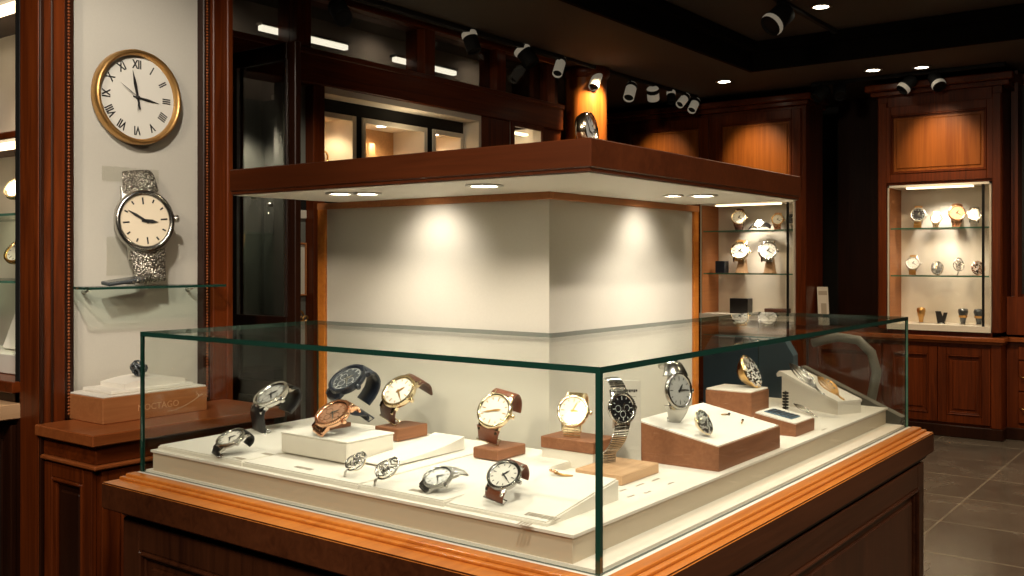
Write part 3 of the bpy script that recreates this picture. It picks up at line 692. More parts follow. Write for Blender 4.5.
# grey card behind the bracelet watch
cd = thing('information_card', 'upright pale grey card with small dark heading behind the black-dialled watch', 'card', (.665, .345, PT))
c0 = at(604, 461, PT); c1 = at(641, 461, PT); dv = (c1-c0); dv.z = 0; Lc = dv.length; dv.normalize()
Mc = frame_mat((c0+c1)/2+Vector((0, 0, .118)), UP, Vector((dv.y, -dv.x, .04)))
MB().box(-Lc/2, Lc/2, -.117, .117, -.002, .002, .001, Mx=Mc).build('board', M['card'], cd)
m = MB()
for k in range(6): m.box(.006+k*.0065, .011+k*.0065, .083+(k % 2)*.002, .091, .002, .0026, Mx=Mc)
for k in range(5): m.box(.012, .040-(k % 2)*.008, .070-k*.010, .071-k*.010, .002, .0024, Mx=Mc)
m.build('printed_lines', M['ink'], cd)
MB().box(-.02, .02, -.117, -.110, -.03, -.002, Mx=Mc).build('foot', M['card'], cd)
# faint printing on the boards (unreadable in the photograph, so kept as short strokes)
rnd = random.Random(2)
def strokes(px, py, z, n, w=.0045, rows=1, parent=None):
    p = at(px, py, z); m = MB()
    zz = lambda x: PT+.0145+(x-.026)/.634*.006 if z < PT+.0185 else PT+.0104+(x-.03)/.305*.042
    for r_ in range(rows):
        for k in range(n):
            x = p.x+r_*.040; y = p.y-k*.0090-r_*.01
            a_ = x-.007-.005*rnd.random(); b_ = x+.007; c_ = y-.0040; d_ = y+.0010+.0025*rnd.random()
            m.poly8([(a_, c_, zz(a_)), (b_, c_, zz(b_)), (b_, d_, zz(b_)), (a_, d_, zz(a_))], [(a_, c_, zz(a_)+.0006), (b_, c_, zz(b_)+.0006), (b_, d_, zz(b_)+.0006), (a_, d_, zz(a_)+.0006)])
    return m
bl = [o for o in bpy.data.objects if o.name.startswith('display_board')]
for bi, (px, py, n, rows) in zip((0, 0, 1, 2, 3, 3), ((236, 457, 5, 1), (264, 453, 5, 1), (296, 466, 8, 1), (412, 489, 5, 1), (528, 511, 10, 1), (520, 517, 4, 1))):
    b = bl[bi]
    z = PT+.0152 if bi < 3 else PT+.019
    strokes(px, py, z+(.001 if bi < 3 else 0), n, rows=rows).build('printed_lines', M['print'], b)
m = MB()
for (px, py, n) in ((620, 491, 3), (636, 486, 4), (652, 481, 4), (668, 484, 3), (628, 497, 3), (645, 493, 3)):
    p = at(px, py, PT)
    for k in range(n): m.box(p.x+k*.011-.003, p.x+k*.011+.0045, p.y-.005, p.y+.004*rnd.random(), PT, PT+.0006)
for (px, py, n) in ((800, 425, 5), (822, 430, 4), (770, 446, 5)):
    p = at(px, py, PT)
    for k in range(n): m.box(p.x+k*.011-.003, p.x+k*.011+.0045, p.y-.005, p.y+.004*rnd.random(), PT, PT+.0006)
m.build('printed_lines', M['print'], pf)
# ------------------------------------------------------------------ chairs behind the counter
def chair(name, label, x, y, top, shellm, armm, wid):
    t = thing(name, label, 'chair', (x, y, 0))
    MB().box(x-.22, x+.26, y-wid/2, y+wid/2, .40, .50, .035, seg=3).build('seat', shellm, t)
    m = MB(); pts = []
    poly = [(-.5*wid, 0), (.5*wid, 0), (.5*wid, top-.58), (.40*wid, top-.50), (-.40*wid, top-.50), (-.5*wid, top-.58)]
    m.prism([(p_[0], p_[1]) for p_ in poly], -.03, .03, Matrix(((0, 0, 1, x+.27), (1, 0, 0, y), (0, 1, .12, .50), (0, 0, 0, 1))))
    m.build('backrest', shellm, t)
    for sx in (-.18, .22):
        for sy in (-wid*.42, wid*.42): MB().tube([(x+sx, y+sy, 0), (x+sx*.95, y+sy*.95, .41)], .016, 8).build('leg', M['black'], t)
    for sy in (-1, 1):
        if armm: MB().tube([(x-.20, y+sy*(wid/2+.02), .45), (x-.22, y+sy*(wid/2+.02), .72), (x-.10, y+sy*(wid/2+.02), .80), (x+.10, y+sy*(wid/2+.02), .82), (x+.25, y+sy*(wid/2+.02), .84)], .02, 8).build('armrest', armm, t)
    return t
chair('chair', 'navy blue upholstered chair behind the right end of the backdrop block', 2.85, 1.02, 1.10, M['navy'], None, .50)
gch = thing('tub_chair', 'grey tub chair with pale curved arm seen through the right glass end', 'chair', (2.98, .53, 0))
MB().box(2.78, 3.20, .32, .74, .38, .50, .04, seg=3).build('seat', M['gfab'], gch)
m = MB(); ring = []
m.poly8([(2.80, .33, .45), (2.86, .33, .45), (2.86, .70, .45), (2.80, .70, .45)], [(2.80, .16, .80), (2.86, .16, .80), (2.86, .62, 1.0), (2.80, .62, 1.0)])
m.build('side_shell', M['gfab'], gch)
MB().tube([(2.95, .62, 1.10), (2.95, .50, 1.135), (2.95, .40, 1.125), (2.95, .34, 1.07), (2.95, .315, .98), (2.95, .34, .85), (2.95, .36, .5)], .022, 10).build('curved_arm', M['garm'], gch)
for sx in (2.82, 3.16):
    for sy in (.36, .70): MB().tube([(sx, sy, 0), (sx, sy, .40)], .016, 8).build('leg', M['black'], gch)
# ------------------------------------------------------------------ left pillar with clock
pi_ = thing('display_pillar', 'mahogany pillar framing the cream panel with clock and big watch, at left', 'pillar', (.58, 2.6, 0))
MB().box(.30, .90, 2.665, 2.70, .88, 3.12).build('cream_panel', M['wall'], pi_)
m = MB(); m.box(.149, .255, 2.60, 2.745, 0, 3.12, .004); m.build('stile', M['mz'], pi_)
m = MB(); m.box(.935, 1.03, 2.60, 2.90, 0, 3.12, .004); m.box(1.0, 1.03, 2.585, 2.60, 0, 3.12, .003); m.build('stile', M['mz'], pi_)
m = MB(); m.box(.195, .205, 2.592, 2.60, 0, 3.12, .003); m.box(.149, .165, 2.588, 2.60, 0, 3.12, .003); m.build('stile_ridge', M['dz'], pi_)
for (x0, x1) in ((.255, .302), (.898, .935)):
    MB().box(x0, x1, 2.62, 2.70, .88, 3.12, .004).build('moulding', M['dz'], pi_)
    m = MB(); n = 170
    for k in range(n): m.ico(((x0+x1)/2, 2.619, .90+k*2.2/n), .0065, 1, sc3=(1, .8, .85))
    m.build('bead_row', M['ldg'], pi_, label='row of carved beads')
MB().box(.53, 1.03, 2.90, 3.40, 0, 3.12).build('core', M['dz'], pi_)
# base with ledge
lb = thing('ledge_cabinet', 'low mahogany pedestal cabinet with projecting orange ledge below the clock panel', 'cabinet', (.55, 2.4, 0))
MB().box(.133, 1.00, 2.19, 2.60, .838, .88, .004).build('ledge_top', M['ldg'], lb, label='orange polished ledge top')
MB().box(.165, .97, 2.225, 2.60, .765, .838, .003).build('frieze', M['mx'], lb)
m = MB(); m.box(.150, .985, 2.208, 2.60, .748, .765, .005); m.build('moulding', M['ldg'], lb)
MB().box(.19, .95, 2.25, 2.60, 0, .748).build('carcass', M['mz'], lb)
fpanel(lb, 'x', .19, 2.26, 2.595, .06, .74, .055, 'end_panel', M['mz'], M['dz'])
fpanel(lb, 'y', 2.25, .19, .95, .06, .74, .075, 'front_panel', M['mz'], M['mz'])
# wooden box on ledge
wbx = thing('wooden_display_box', 'orange-brown wooden box with cream top standing on the ledge below the glass shelf', 'box', (.52, 2.51, .88))
MB().box(.283, .746, 2.382, 2.64, .88, .978, .0025).build('body', M['boxo'], wbx)
MB().box(.286, .743, 2.385, 2.637, .978, .985, .002).build('top_pad', M['cream'], wbx)
m = MB().text('NOCTAGO', .036, frame_mat((.52, 2.3815, .925), UP, (0, -1, 0)), .0006)
m.build('lettering', plain('engraved_lettering', (.62, .33, .16), .5), wbx)
MB().tube([(.56+.16*q, 2.3815, .897+.055*q*q) for q in [i/12 for i in range(13)]], .0012, 5).tube([(.60+.125*q, 2.3815, .905+.045*q**1.6) for q in [i/12 for i in range(13)]], .001, 5).build('engraved_swoosh', M['boxl'], wbx)
t = thing('display_cushion', 'thin cream pad stacked on the wooden box on the ledge', 'cushion', (.53, 2.51, .985))
MB().box(.335, .70, 2.41, 2.62, .985, 1.000, .004, seg=2).build('pad', M['cream'], t)
cu = thing('display_cushion', 'puffed cream cushion on top of the thin pad on the wooden box', 'cushion', (.53, 2.51, 1.0))
m = MB(); m.prism([(.40, 1.0)]+[(.40+.27*q, 1.018+.016*math.sin(PI*q)) for q in [i/10 for i in range(11)]]+[(.67, 1.0)], -2.60, -2.425, Matrix(((1, 0, 0, 0), (0, 0, -1, 0), (0, 1, 0, 0), (0, 0, 0, 1)))); m.build('pad', M['cream'], cu)
pz = 1.034
t = thing('knot_brooch', 'dark silver knotted wire brooch on the cream cushion on the ledge', 'brooch', (.50, 2.49, pz))
m = MB(); rnd = random.Random(5)
for k in range(9):
    a, b = rnd.random()*3, rnd.random()*3; Rk = Matrix.Rotation(a, 4, 'X') @ Matrix.Rotation(b, 4, 'Y')
    m.tube([Matrix.Translation((.50, 2.49, pz+.034)) @ Rk @ Vector((math.cos(q)*.032, math.sin(q)*.032*(.7+.3*math.sin(3*q)), .006*math.sin(2*q))) for q in [2*PI*i/18 for i in range(18)]], .004, 5, closed=True)
m.build('wire_knot', M['ndial'], t)
MB().ico((.50, 2.49, pz+.034), .016, 2).build('stone', M['gemd'], t)
# glass shelf
gs = thing('glass_shelf', 'green-edged glass shelf on the cream panel under the oversized watch', 'shelf', (.58, 2.58, 1.388))
m = MB().box(.296, .93, 2.50, 2.664, 1.388, 1.398); m.bm.normal_update()
for f in m.bm.faces: f.material_index = 0 if abs(f.normal.z) > .9 else 1
m.build('pane', [M['gshelf'], M['edge']], gs)
for x in (.36, .84): MB().tube([(x, 2.664, 1.375), (x, 2.64, 1.375), (x, 2.61, 1.386)], .006, 8).build('bracket', M['steelb'], gs)
# oversized watch
ow = watch('display_watch', 'oversized steel watch with woven mesh strap hanging on the cream panel above the glass shelf', (.592, 2.592, 1.398), rv((-.10, .02, .99)), rv((-.30, -.95, .06)), .122, 'steelb', 'dcream', 'mesh', 'mesh', [(.92, -.12), (1.25, -.10), (1.55, -.15), (1.72, -.32)], [(.92, -.12), (1.25, -.14), (1.6, -.18), (1.95, -.16), (2.05, -.05)], (1.22, .95), 0, hands=(1.75, 5.33), oval=1.08, base_off=.008, bezm='asilv')
t = thing('folded_clasp', 'dark folded strap end of the oversized watch lying on the glass shelf', 'clasp', (.46, 2.57, 1.398))
MB().box(.40, .56, 2.535, 2.60, 1.3985, 1.415, .006, seg=2, Mx=Matrix.Translation((.48, 2.57, 1.40)) @ Matrix.Rotation(-.12, 4, 'Y') @ Matrix.Rotation(.1, 4, 'X') @ Matrix.Translation((-.48, -2.57, -1.388))).build('plate', M['ndial'], t)
m = MB()
for k in range(6): m.box(.50+k*.018, .512+k*.018, 2.53, 2.60, 1.404+k*.006, 1.420+k*.006, .003)
m.build('mesh_folds', M['mesh'], t)
t = thing('acrylic_holder', 'clear acrylic holder plate behind the oversized watch', 'holder', (.56, 2.64, 1.44))
MB().box(.44, .70, 2.656, 2.661, 1.83, 1.89, .002).build('upper_plate', M['acry'], t); MB().box(.46, .72, 2.656, 2.661, 1.44, 1.60, .002).build('lower_plate', M['acry'], t)
MB().box(.53, .57, 2.62, 2.66, 1.850, 1.864, .002).build('peg', M['acry'], t)
# wall clock
wc = thing('wall_clock', 'round white wall clock with Roman numerals and thick gold rim', 'clock', (.58, 2.664, 2.185))
Mk = frame_mat((.586, 2.664, 2.185), UP, (0, -1, 0)); R = .198
MB().lathe([(0, 0), (R*.96, 0), (R, .012), (R, .040), (R*.98, .052), (R*.945, .057), (R*.90, .052), (R*.88, .030), (R*.88, .022)], 64, Mk).build('rim', M['gold2'], wc)
fc = MB().lathe([(0, .024), (R*.885, .024)], 64, Mk).build('face', M['white'], wc)
for k, tx in enumerate(['XII', 'I', 'II', 'III', 'IIII', 'V', 'VI', 'VII', 'VIII', 'IX', 'X', 'XI']):
    a = -k*PI/6
    MB().text(tx, R*.22, Mk @ Matrix.Rotation(a, 4, 'Z') @ Matrix.Translation((0, R*.69, .0245)) @ Matrix.Diagonal((.8, 1.15, 1, 1)), .0006, bold=.0012).build('numeral', M['ink'], fc)
def hand(a, l, b, wd_, z, mat=M['ink']): return MB().prism([(-wd_*.5, -b), (wd_*.5, -b), (wd_, l*.5), (0, l), (-wd_, l*.5)], z, z+.0015, Mk @ Matrix.Rotation(-a, 4, 'Z')).build('hand', mat, fc)
hand(math.radians(-12), R*.58, R*.26, R*.035, .030); hand(math.radians(98), R*.52, R*.10, R*.030, .027)
hand(math.radians(-57), R*.48, R*.02, R*.008, .033); hand(math.radians(182), R*.30, R*.0, R*.007, .034)
MB().lathe([(0, .038), (R*.035, .037), (R*.04, .026)], 16, Mk).build('hub', M['ink'], fc)
# ------------------------------------------------------------------ lit wall showcase at far left
ws = thing('wall_showcase', 'lit cream-lined wall showcase with glass shelves cut off at the far left edge', 'showcase', (.35, 3.3, 0))
MB().box(.49, .52, 2.72, 3.94, .95, 3.0).box(.185, .49, 2.745, 2.765, .95, 3.0).build('lining', M['niche'], ws)
MB().box(.149, .52, 2.745, 3.94, 2.55, 3.12).build('head_panel', M['dz'], ws)
m = MB().box(.149, .175, 2.745, 2.785, .94, 2.55, .004); m.build('jamb', M['black'], ws)
MB().box(.155, .49, 2.77, 3.94, 1.985, 2.015, .004).build('wooden_shelf', M['mx'], ws)
for z in (2.53, 1.965): MB().box(.20, .26, 2.78, 3.9, z, z+.018).build('strip_light', M['emb'], ws)
for z in (1.684, 1.410):
    m = MB().box(.20, .49, 2.77, 3.94, z, z+.010); m.bm.normal_update()
    for f in m.bm.faces: f.material_index = 0 if abs(f.normal.z) > .9 else 1
    m.build('glass_shelf', [M['gshelf'], M['edgel']], ws)
MB().box(.12, .52, 2.745, 3.94, .985, 1.03, .004).build('sill', M['mx'], ws)
MB().box(.04, .52, 2.745, 3.94, .885, .945, .004).build('counter', M['boxl'], ws)
MB().box(.149, .52, 2.745, 3.94, 0, .885).box(.149, .50, 2.745, 3.94, .945, .985).build('carcass', M['dz'], ws)
fpanel(ws, 'x', .149, 2.77, 3.6, .05, .86, .06, 'door', M['dz'], M['black'])
t = tag(MB().box(.24, .44, 2.80, 3.5, 1.031, 1.115, .004).build('display_block', M['cream']), 'cream block on the sill of the far left showcase', 'display block')
t = thing('display_easel', 'tilted cream display easel on the block in the far left showcase', 'easel', (.33, 3.14, 1.115))
Me = Matrix.Translation((.33, 3.12, 1.118)) @ Matrix.Rotation(.35, 4, 'Y') @ Matrix.Rotation(.2, 4, 'Z')
MB().box(-.006, .006, -.16, .10, 0, .17, .002, Mx=Me).build('board', M['cream'], t); MB().box(.006, .09, -.02, .0, 0, .012, .002, Mx=Me).build('strut', M['cream2'], t)
for i, z in enumerate((1.694, 1.420)):
    watch('wristwatch', ['gold watch on the upper glass shelf of the far left showcase', 'gold watch on the lower glass shelf of the far left showcase'][i], (.33, 3.12-.0*i, z+.0005), rv((0, .7, .35)), rv((-.75, -.25, .62)), .066, 'pgold' if i == 0 else 'gold', 'white', 'gold', 'links', LOOP, LOOP, (1.1, .9), 40, group='gold watches on the far left showcase shelves', seg=20)
spot((.30, 3.1, 2.52), (.36, 3.1, 1.0), 14, 120, .5, r=.05); spot((.30, 3.1, 1.96), (.36, 3.1, 1.0), 14, 130, .5, r=.05)
# ------------------------------------------------------------------ left (back-left) wall: door, transom, niche
bw = thing('wall_panelling', 'mahogany wall panelling with posts and beams behind the glass door and canopy', 'wall panelling', (3.0, 3.4, 0))
for (a, b) in ((1.03, 1.10), (2.225, 2.315), (3.825, 4.175), (4.61, 4.86)): MB().box(a, b, 3.40, 3.56, 0, 2.56, .004).build('post', M['mz'], bw)
MB().box(1.03, 4.86, 3.375, 3.56, 2.56, 2.755, .005).box(1.03, 4.86, 3.36, 3.375, 2.73, 2.765, .004).build('header_beam', M['mx'], bw)
MB().box(1.03, 4.86, 3.38, 3.56, 3.08, 3.12, .004).build('top_rail', M['mx'], bw)
for x in (1.06, 2.14, 3.25, 4.05, 4.70): MB().box(x-.055, x+.055, 3.385, 3.56, 2.755, 3.08, .004).build('mullion', M['mz'], bw)
MB().box(1.03, 4.86, 3.90, 3.95, 0, 3.12).build('backing', plain('transom_backing', (.30, .25, .21), .8), bw)  # lighter tone stands in for the reflection on the transom panes
MB().box(2.315, 3.825, 3.40, 3.56, 0, 1.1).box(4.175, 4.61, 3.40, 3.56, 0, 2.30).build('dado', M['mz'], bw)
for i, (a, b) in enumerate(((1.115, 2.085), (2.195, 3.195), (3.305, 3.995), (4.105, 4.645))):
    struct('window_%d' % (i+1), MB().box(a, b, 3.45, 3.458, 2.755, 3.08), M['gtran'])
for i, (a, b) in enumerate(((1.97, 2.66), (3.10, 3.74))):  # glowing strips added to imitate strip lights mirrored in the panes
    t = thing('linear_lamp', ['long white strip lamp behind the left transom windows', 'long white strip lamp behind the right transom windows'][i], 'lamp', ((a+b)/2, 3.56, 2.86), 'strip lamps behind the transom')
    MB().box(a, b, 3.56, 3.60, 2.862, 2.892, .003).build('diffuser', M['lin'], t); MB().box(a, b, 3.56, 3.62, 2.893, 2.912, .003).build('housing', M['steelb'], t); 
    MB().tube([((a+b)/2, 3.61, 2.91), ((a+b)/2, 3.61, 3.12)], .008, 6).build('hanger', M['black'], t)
# shop-like grey interior seen past the door
gi = thing('wall_alcove', 'grey alcove with glass shelf seen through the dark glass door', 'alcove', (1.7, 3.6, 0))
MB().box(1.10, 2.225, 3.84, 3.895, 0, 2.5).build('back_panel', M['grey'], gi)
m = MB().box(1.10, 2.21, 3.57, 3.84, 1.66, 1.67).build('glass_shelf', M['gshelf'], gi)
MB().box(2.055, 2.225, 3.47, 3.56, 0, 2.56, .003).build('front_panel', M['grey'], gi); MB().box(2.21, 2.225, 3.56, 3.84, 0, 2.5).build('side_panel', M['grey'], gi)
MB().box(1.10, 2.21, 3.57, 3.84, 0, .85).build('cupboard', M['dz'], gi)
spot((1.95, 3.62, 2.35), (2.0, 3.80, 1.4), 30, 120, .6, (1, .93, .8), .05)  # unseen spot added to brighten the alcove contents
t = thing('hanging_scarf', 'cream scarf hanging in the grey alcove behind the glass door', 'scarf', (1.96, 3.79, 1.26))
m = MB()
for k in range(5): m.tube([(1.93+k*.017, 3.80-.006*k, 1.66), (1.935+k*.015+.01*math.sin(k), 3.79, 1.5), (1.93+k*.018, 3.80, 1.28+.02*(k % 2))], .014, 8)
m.build('folds', M['tan'], t)
for i, (x, h, r_) in enumerate(((2.02, .20, .045), (2.14, .16, .05))):
    t = thing('glass_bottle', ['tall clear bottle on the alcove shelf behind the glass door', 'squat clear bottle on the alcove shelf behind the glass door'][i], 'bottle', (x, 3.7, 1.67), 'clear bottles in the alcove')
    MB().lathe([(0, 0), (r_, .002), (r_*1.05, h*.5), (r_*.6, h*.8), (r_*.35, h*.85), (r_*.35, h)], 20, Matrix.Translation((x, 3.7, 1.671))).build('body', M['acry'], t)
    MB().lathe([(0, h), (r_*.42, h), (r_*.42, h*1.15), (0, h*1.16)], 16, Matrix.Translation((x, 3.7, 1.671))).build('stopper', M['steelb'], t)
spot((1.75, 2.75, 3.05), (2.12, 3.47, 1.45), 40, 50, .8, (1, .88, .68), .05)  # unseen spot added to brighten the framed print and its panel
# framed print, label, ornament on narrow panel
t = thing('framed_print', 'small white print in a thin brown frame beside the glass door', 'picture', (2.15, 3.47, 1.3))
ring4(MB(), 'y', 3.47, 2.085, 2.222, 1.29, 1.61, .012, 0, .016).build('frame', M['boxo'], t)
MB().box(2.095, 2.212, 3.462, 3.469, 1.30, 1.60).build('paper', M['paper'], t)
MB().box(2.12, 2.15, 3.460, 3.462, 1.42, 1.50).box(2.13, 2.165, 3.460, 3.462, 1.45, 1.46).build('sketch_marks', M['grey'], t)
t = thing('wall_plaque', 'small white plaque with dark band above the framed print', 'plaque', (2.15, 3.47, 1.75))
MB().box(2.09, 2.222, 3.458, 3.469, 1.755, 1.805, .002).build('plate', M['paper'], t); MB().box(2.09, 2.222, 3.46, 3.469, 1.81, 1.90, .002).build('dark_band', M['black'], t)
t = thing('door_ornament', 'ornate brass scroll handle below the framed print', 'handle', (2.15, 3.45, 1.1))
m = MB()
for k, (cx, cz, rr) in enumerate(((2.11, 1.155, .022), (2.16, 1.175, .03), (2.20, 1.150, .022), (2.16, 1.125, .02))):
    m.tube([(cx+math.cos(q)*rr*(1-q/12), 3.455-.004*k, cz+math.sin(q)*rr*(1-q/12)) for q in [i*.4 for i in range(16)]], .006, 6)
m.build('scrolls', M['gold2'], t); MB().box(2.145, 2.175, 3.455, 3.47, 1.09, 1.20, .003).build('back_plate', M['gold2'], t)
# dark glass door standing open
gd = thing('glass_door', 'tall dark-framed glass showcase door standing open beside the pillar', 'door', (1.636, 3.12, 0))
m = MB(); m.box(1.615, 1.655, 2.85, 2.92, .06, 2.64, .004); m.box(1.615, 1.655, 3.32, 3.395, .06, 2.64, .004)
for (a, b) in ((.06, .16), (.78, .86), (1.10, 1.21), (2.55, 2.64)): m.box(1.615, 1.655, 2.92, 3.32, a, b, .004)
m.build('frame', M['dz'], gd)
for (a, b) in ((.86, 1.10), (1.21, 2.55), (.16, .78)): MB().box(1.632, 1.638, 2.92, 3.32, a, b).build('pane', M['gdark'], gd)
m = MB(); m.box(1.608, 1.615, 2.915, 2.925, 1.21, 2.55); m.box(1.608, 1.615, 3.30, 3.322, 1.21, 2.55); m.build('glazing_bead', M['steelb'], gd)
for z in (.5, 1.5, 2.4): MB().tube([(1.655, 3.385, z), (1.655, 3.385, z+.07)], .008, 8).build('hinge', M['gold2'], gd)
# display niche in that wall with three lit boxes
dn_ = thing('wall_niche', 'long dark wall niche with three lit display boxes above the canopy', 'niche', (3.07, 3.6, 1.1))
MB().box(2.315, 3.825, 3.40, 3.90, 2.52, 2.56).box(3.80, 3.825, 3.40, 3.90, 1.1, 2.52).build('cream_lining', M['niche'], dn_, label='cream lining of the niche head')
m = MB()      # dark front with three openings
m.box(2.315, 3.80, 3.55, 3.56, 2.425, 2.52); m.box(2.315, 3.80, 3.55, 3.56, 1.1, 1.95)
for (a, b) in ((2.315, 2.33), (2.70, 2.775), (3.385, 3.465)): m.box(a, b, 3.55, 3.56, 1.95, 2.425)
m.build('dark_front', M['black'], dn_)
for (a, b) in ((2.33, 2.70), (2.775, 3.385), (3.465, 3.785)):
    m = MB(); m.box(a, b, 3.56, 3.86, 2.425, 2.44); m.box(a, b, 3.56, 3.86, 1.94, 1.95); m.box(a-.008, a, 3.56, 3.86, 1.94, 2.44); m.box(b, b+.008, 3.56, 3.86, 1.94, 2.44)
    d = m.build('lit_box', M['niche'], dn_)
    ring4(MB(), 'y', 3.55, a-.012, b+.012, 1.938, 2.437, .034, 0, .012).build('frame', M['niche'], d)
    MB().box(a, b, 3.86, 3.88, 1.94, 2.44).build('back_panel', M['tan'], d)
    MB().lathe([(0, 2.421), (.03, 2.421), (.034, 2.425)], 18, Matrix.Translation(((a+b)/2, 3.68, 0))).build('puck_light', M['lamp2'], d)
    spot(((a+b)/2, 3.70, 2.415), ((a+b)/2, 3.76, 1.95), 7, 140, .5, (1, .74, .42), .03)
spot((3.1, 3.45, 2.30), (3.1, 3.5, 2.6), 3, 150, .8, (1, .80, .5), .2)
for i, (x, h) in enumerate(((2.54, .40), (3.06, .36), (3.60, .34))):
    t = thing('bust_necklace_stand', ['gold necklace bust in the left lit box of the wall niche', 'gold necklace bust in the middle lit box of the wall niche', 'gold necklace bust in the right lit box of the wall niche'][i], 'jewellery stand', (x, 3.74, 1.95), 'necklace busts in the wall niche')
    MB().lathe([(0, 0), (.06, .0), (.05, .05), (.10, .16), (.09, .24), (.035, .29), (.03, h), (0, h)], 20, Matrix.Translation((x, 3.76, 1.9505)), sy=.6).build('bust', M['tan'], t)
    MB().tube([(x+math.cos(q)*.075, 3.71-abs(math.sin(q))*.03, 2.16+math.sin(q)*.05) for q in [2*PI*k/24 for k in range(24)]], .007, 6, closed=True).build('necklace', M['gold'], t)
# small lit window
sw = thing('small_showcase', 'small lit wall showcase window at the right end above the canopy', 'showcase', (4.39, 3.5, 2.3))
ring4(MB(), 'y', 3.40, 4.175, 4.61, 2.10, 2.56, .035, 0, .02).build('frame', M['mz'], sw)
MB().box(4.175, 4.61, 3.70, 3.72, 2.30, 2.56).box(4.175, 4.61, 3.40, 3.70, 2.28, 2.30).box(4.175, 4.19, 3.40, 3.70, 2.30, 2.56).box(4.595, 4.61, 3.40, 3.70, 2.30, 2.56).build('lining', M['niche'], sw)
MB().box(4.22, 4.57, 3.52, 3.56, 2.50, 2.515).build('strip_light', M['emb'], sw)
spot((4.39, 3.54, 2.49), (4.39, 3.64, 2.3), 4, 150, .5, (1, .85, .55), .04)
# round column
rc = thing('round_column', 'round polished wooden column lit by a track spot behind the canopy', 'column', (5.24, 3.4, 0))
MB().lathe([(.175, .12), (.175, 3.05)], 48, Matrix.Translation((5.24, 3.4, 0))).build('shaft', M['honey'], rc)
MB().lathe([(0, 0), (.21, 0), (.21, .10), (.19, .13), (.17, .14)], 48, Matrix.Translation((5.24, 3.4, 0))).build('base', M['mz'], rc)
MB().lathe([(.17, 3.02), (.20, 3.06), (.20, 3.12), (0, 3.12)], 48, Matrix.Translation((5.24, 3.4, 0))).build('capital', M['mz'], rc)
spot((5.05, 3.02, 3.04), (5.17, 3.40, 2.55), 110, 75, .9, (1, .78, .5), .03)
# ------------------------------------------------------------------ far wall cabinets (plane x = 7.2)
XF = 7.2
def vitrine(t, y0, y1, z0, z1, shelves, depth=.34, pj=.0):
    x0, x1 = XF-.02, XF+depth
    MB().box(x1, x1+.02, y0, y1, z0, z1).box(x0, x1, y1-.015, y1, z0, z1).box(x0, x1, y0, y0+.015, z0, z1).box(x0, x1, y0, y1, z1-.02, z1).box(x0-.02, x1, y0, y1, z0, z0+.05).build('lining', M['niche'], t)
    for z in shelves:
        m = MB().box(x0+.03, x1, y0+.016, y1-.016, z-.012, z); m.bm.normal_update()
        for f in m.bm.faces: f.material_index = 0 if abs(f.normal.z) > .9 else 1
        m.build('glass_shelf', [M['gclear'], M['edgel']], t)
    MB().box(x0, x1, y1-.019, y1-.0155, z0+.05, z1-.02).build('wooden_side', M['boxo'], t)
    MB().box(x0-.012, x0-.006, y0, y1, z0+.05, z1-.02).build('glass_pane', M['gclear'], t)
    MB().box(x0-.02, x0, y0+.05, y0+.068, z0+.05, z1-.02).build('pane_edge', M['black'], t)
    MB().box(x0+.03, x0+.07, y0+.15, y1-.15, z1-.034, z1-.021).build('strip_light', M['emb'], t)
rcab = thing('display_cabinet', 'tall mahogany display cabinet at right with three lit tiers of jewellery', 'cabinet', (XF, 1.05, 0))
m = MB(); m.box(XF, XF+.40, 1.485, 1.57, .90, 3.0, .004); m.box(XF, XF+.40, .56, .635, .90, 3.0, .004); m.box(XF, XF+.40, .635, 1.485, 2.17, 3.0, .004); m.box(XF, XF+.40, .635, 1.485, .862, .90); m.box(XF+.365, XF+.40, .635, 1.485, .9, 2.17)
m.build('carcass', M['mz'], rcab)
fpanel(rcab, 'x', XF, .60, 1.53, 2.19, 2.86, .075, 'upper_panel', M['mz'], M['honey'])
m = MB(); m.box(XF-.05, XF+.40, .50, 1.62, 2.96, 3.0, .004); m.box(XF-.10, XF+.40, .46, 1.66, 3.0, 3.06, .010); m.build('crown', M['mx'], rcab)
m = MB(); m.box(XF-.025, XF, .565, .632, .90, 2.9, .004); m.box(XF-.025, XF, 1.488, 1.56, .90, 2.9, .004); m.build('pilaster', M['mz'], rcab)
vitrine(rcab, .64, 1.48, .90, 2.165, (1.79, 1.375))
MB().box(XF, XF+.40, .56, 2.20, .08, .82).build('base_carcass', M['mz'], rcab)
fpanel(rcab, 'x', XF, .645, 1.06, .12, .77, .07, 'door', M['mz'], M['mz']); fpanel(rcab, 'x', XF, 1.065, 1.52, .12, .77, .07, 'door', M['mz'], M['mz'])
fpanel(rcab, 'x', XF, 1.53, 2.18, .12, .77, .07, 'door', M['mz'], M['mz'])
MB().box(XF-.03, XF+.40, .55, 2.20, 0, .10, .006).build('plinth', M['dz'], rcab)
m = MB(); m.box(XF-.03, XF, .56, .64, .10, .82, .004); m.build('corner_post', M['mz'], rcab)
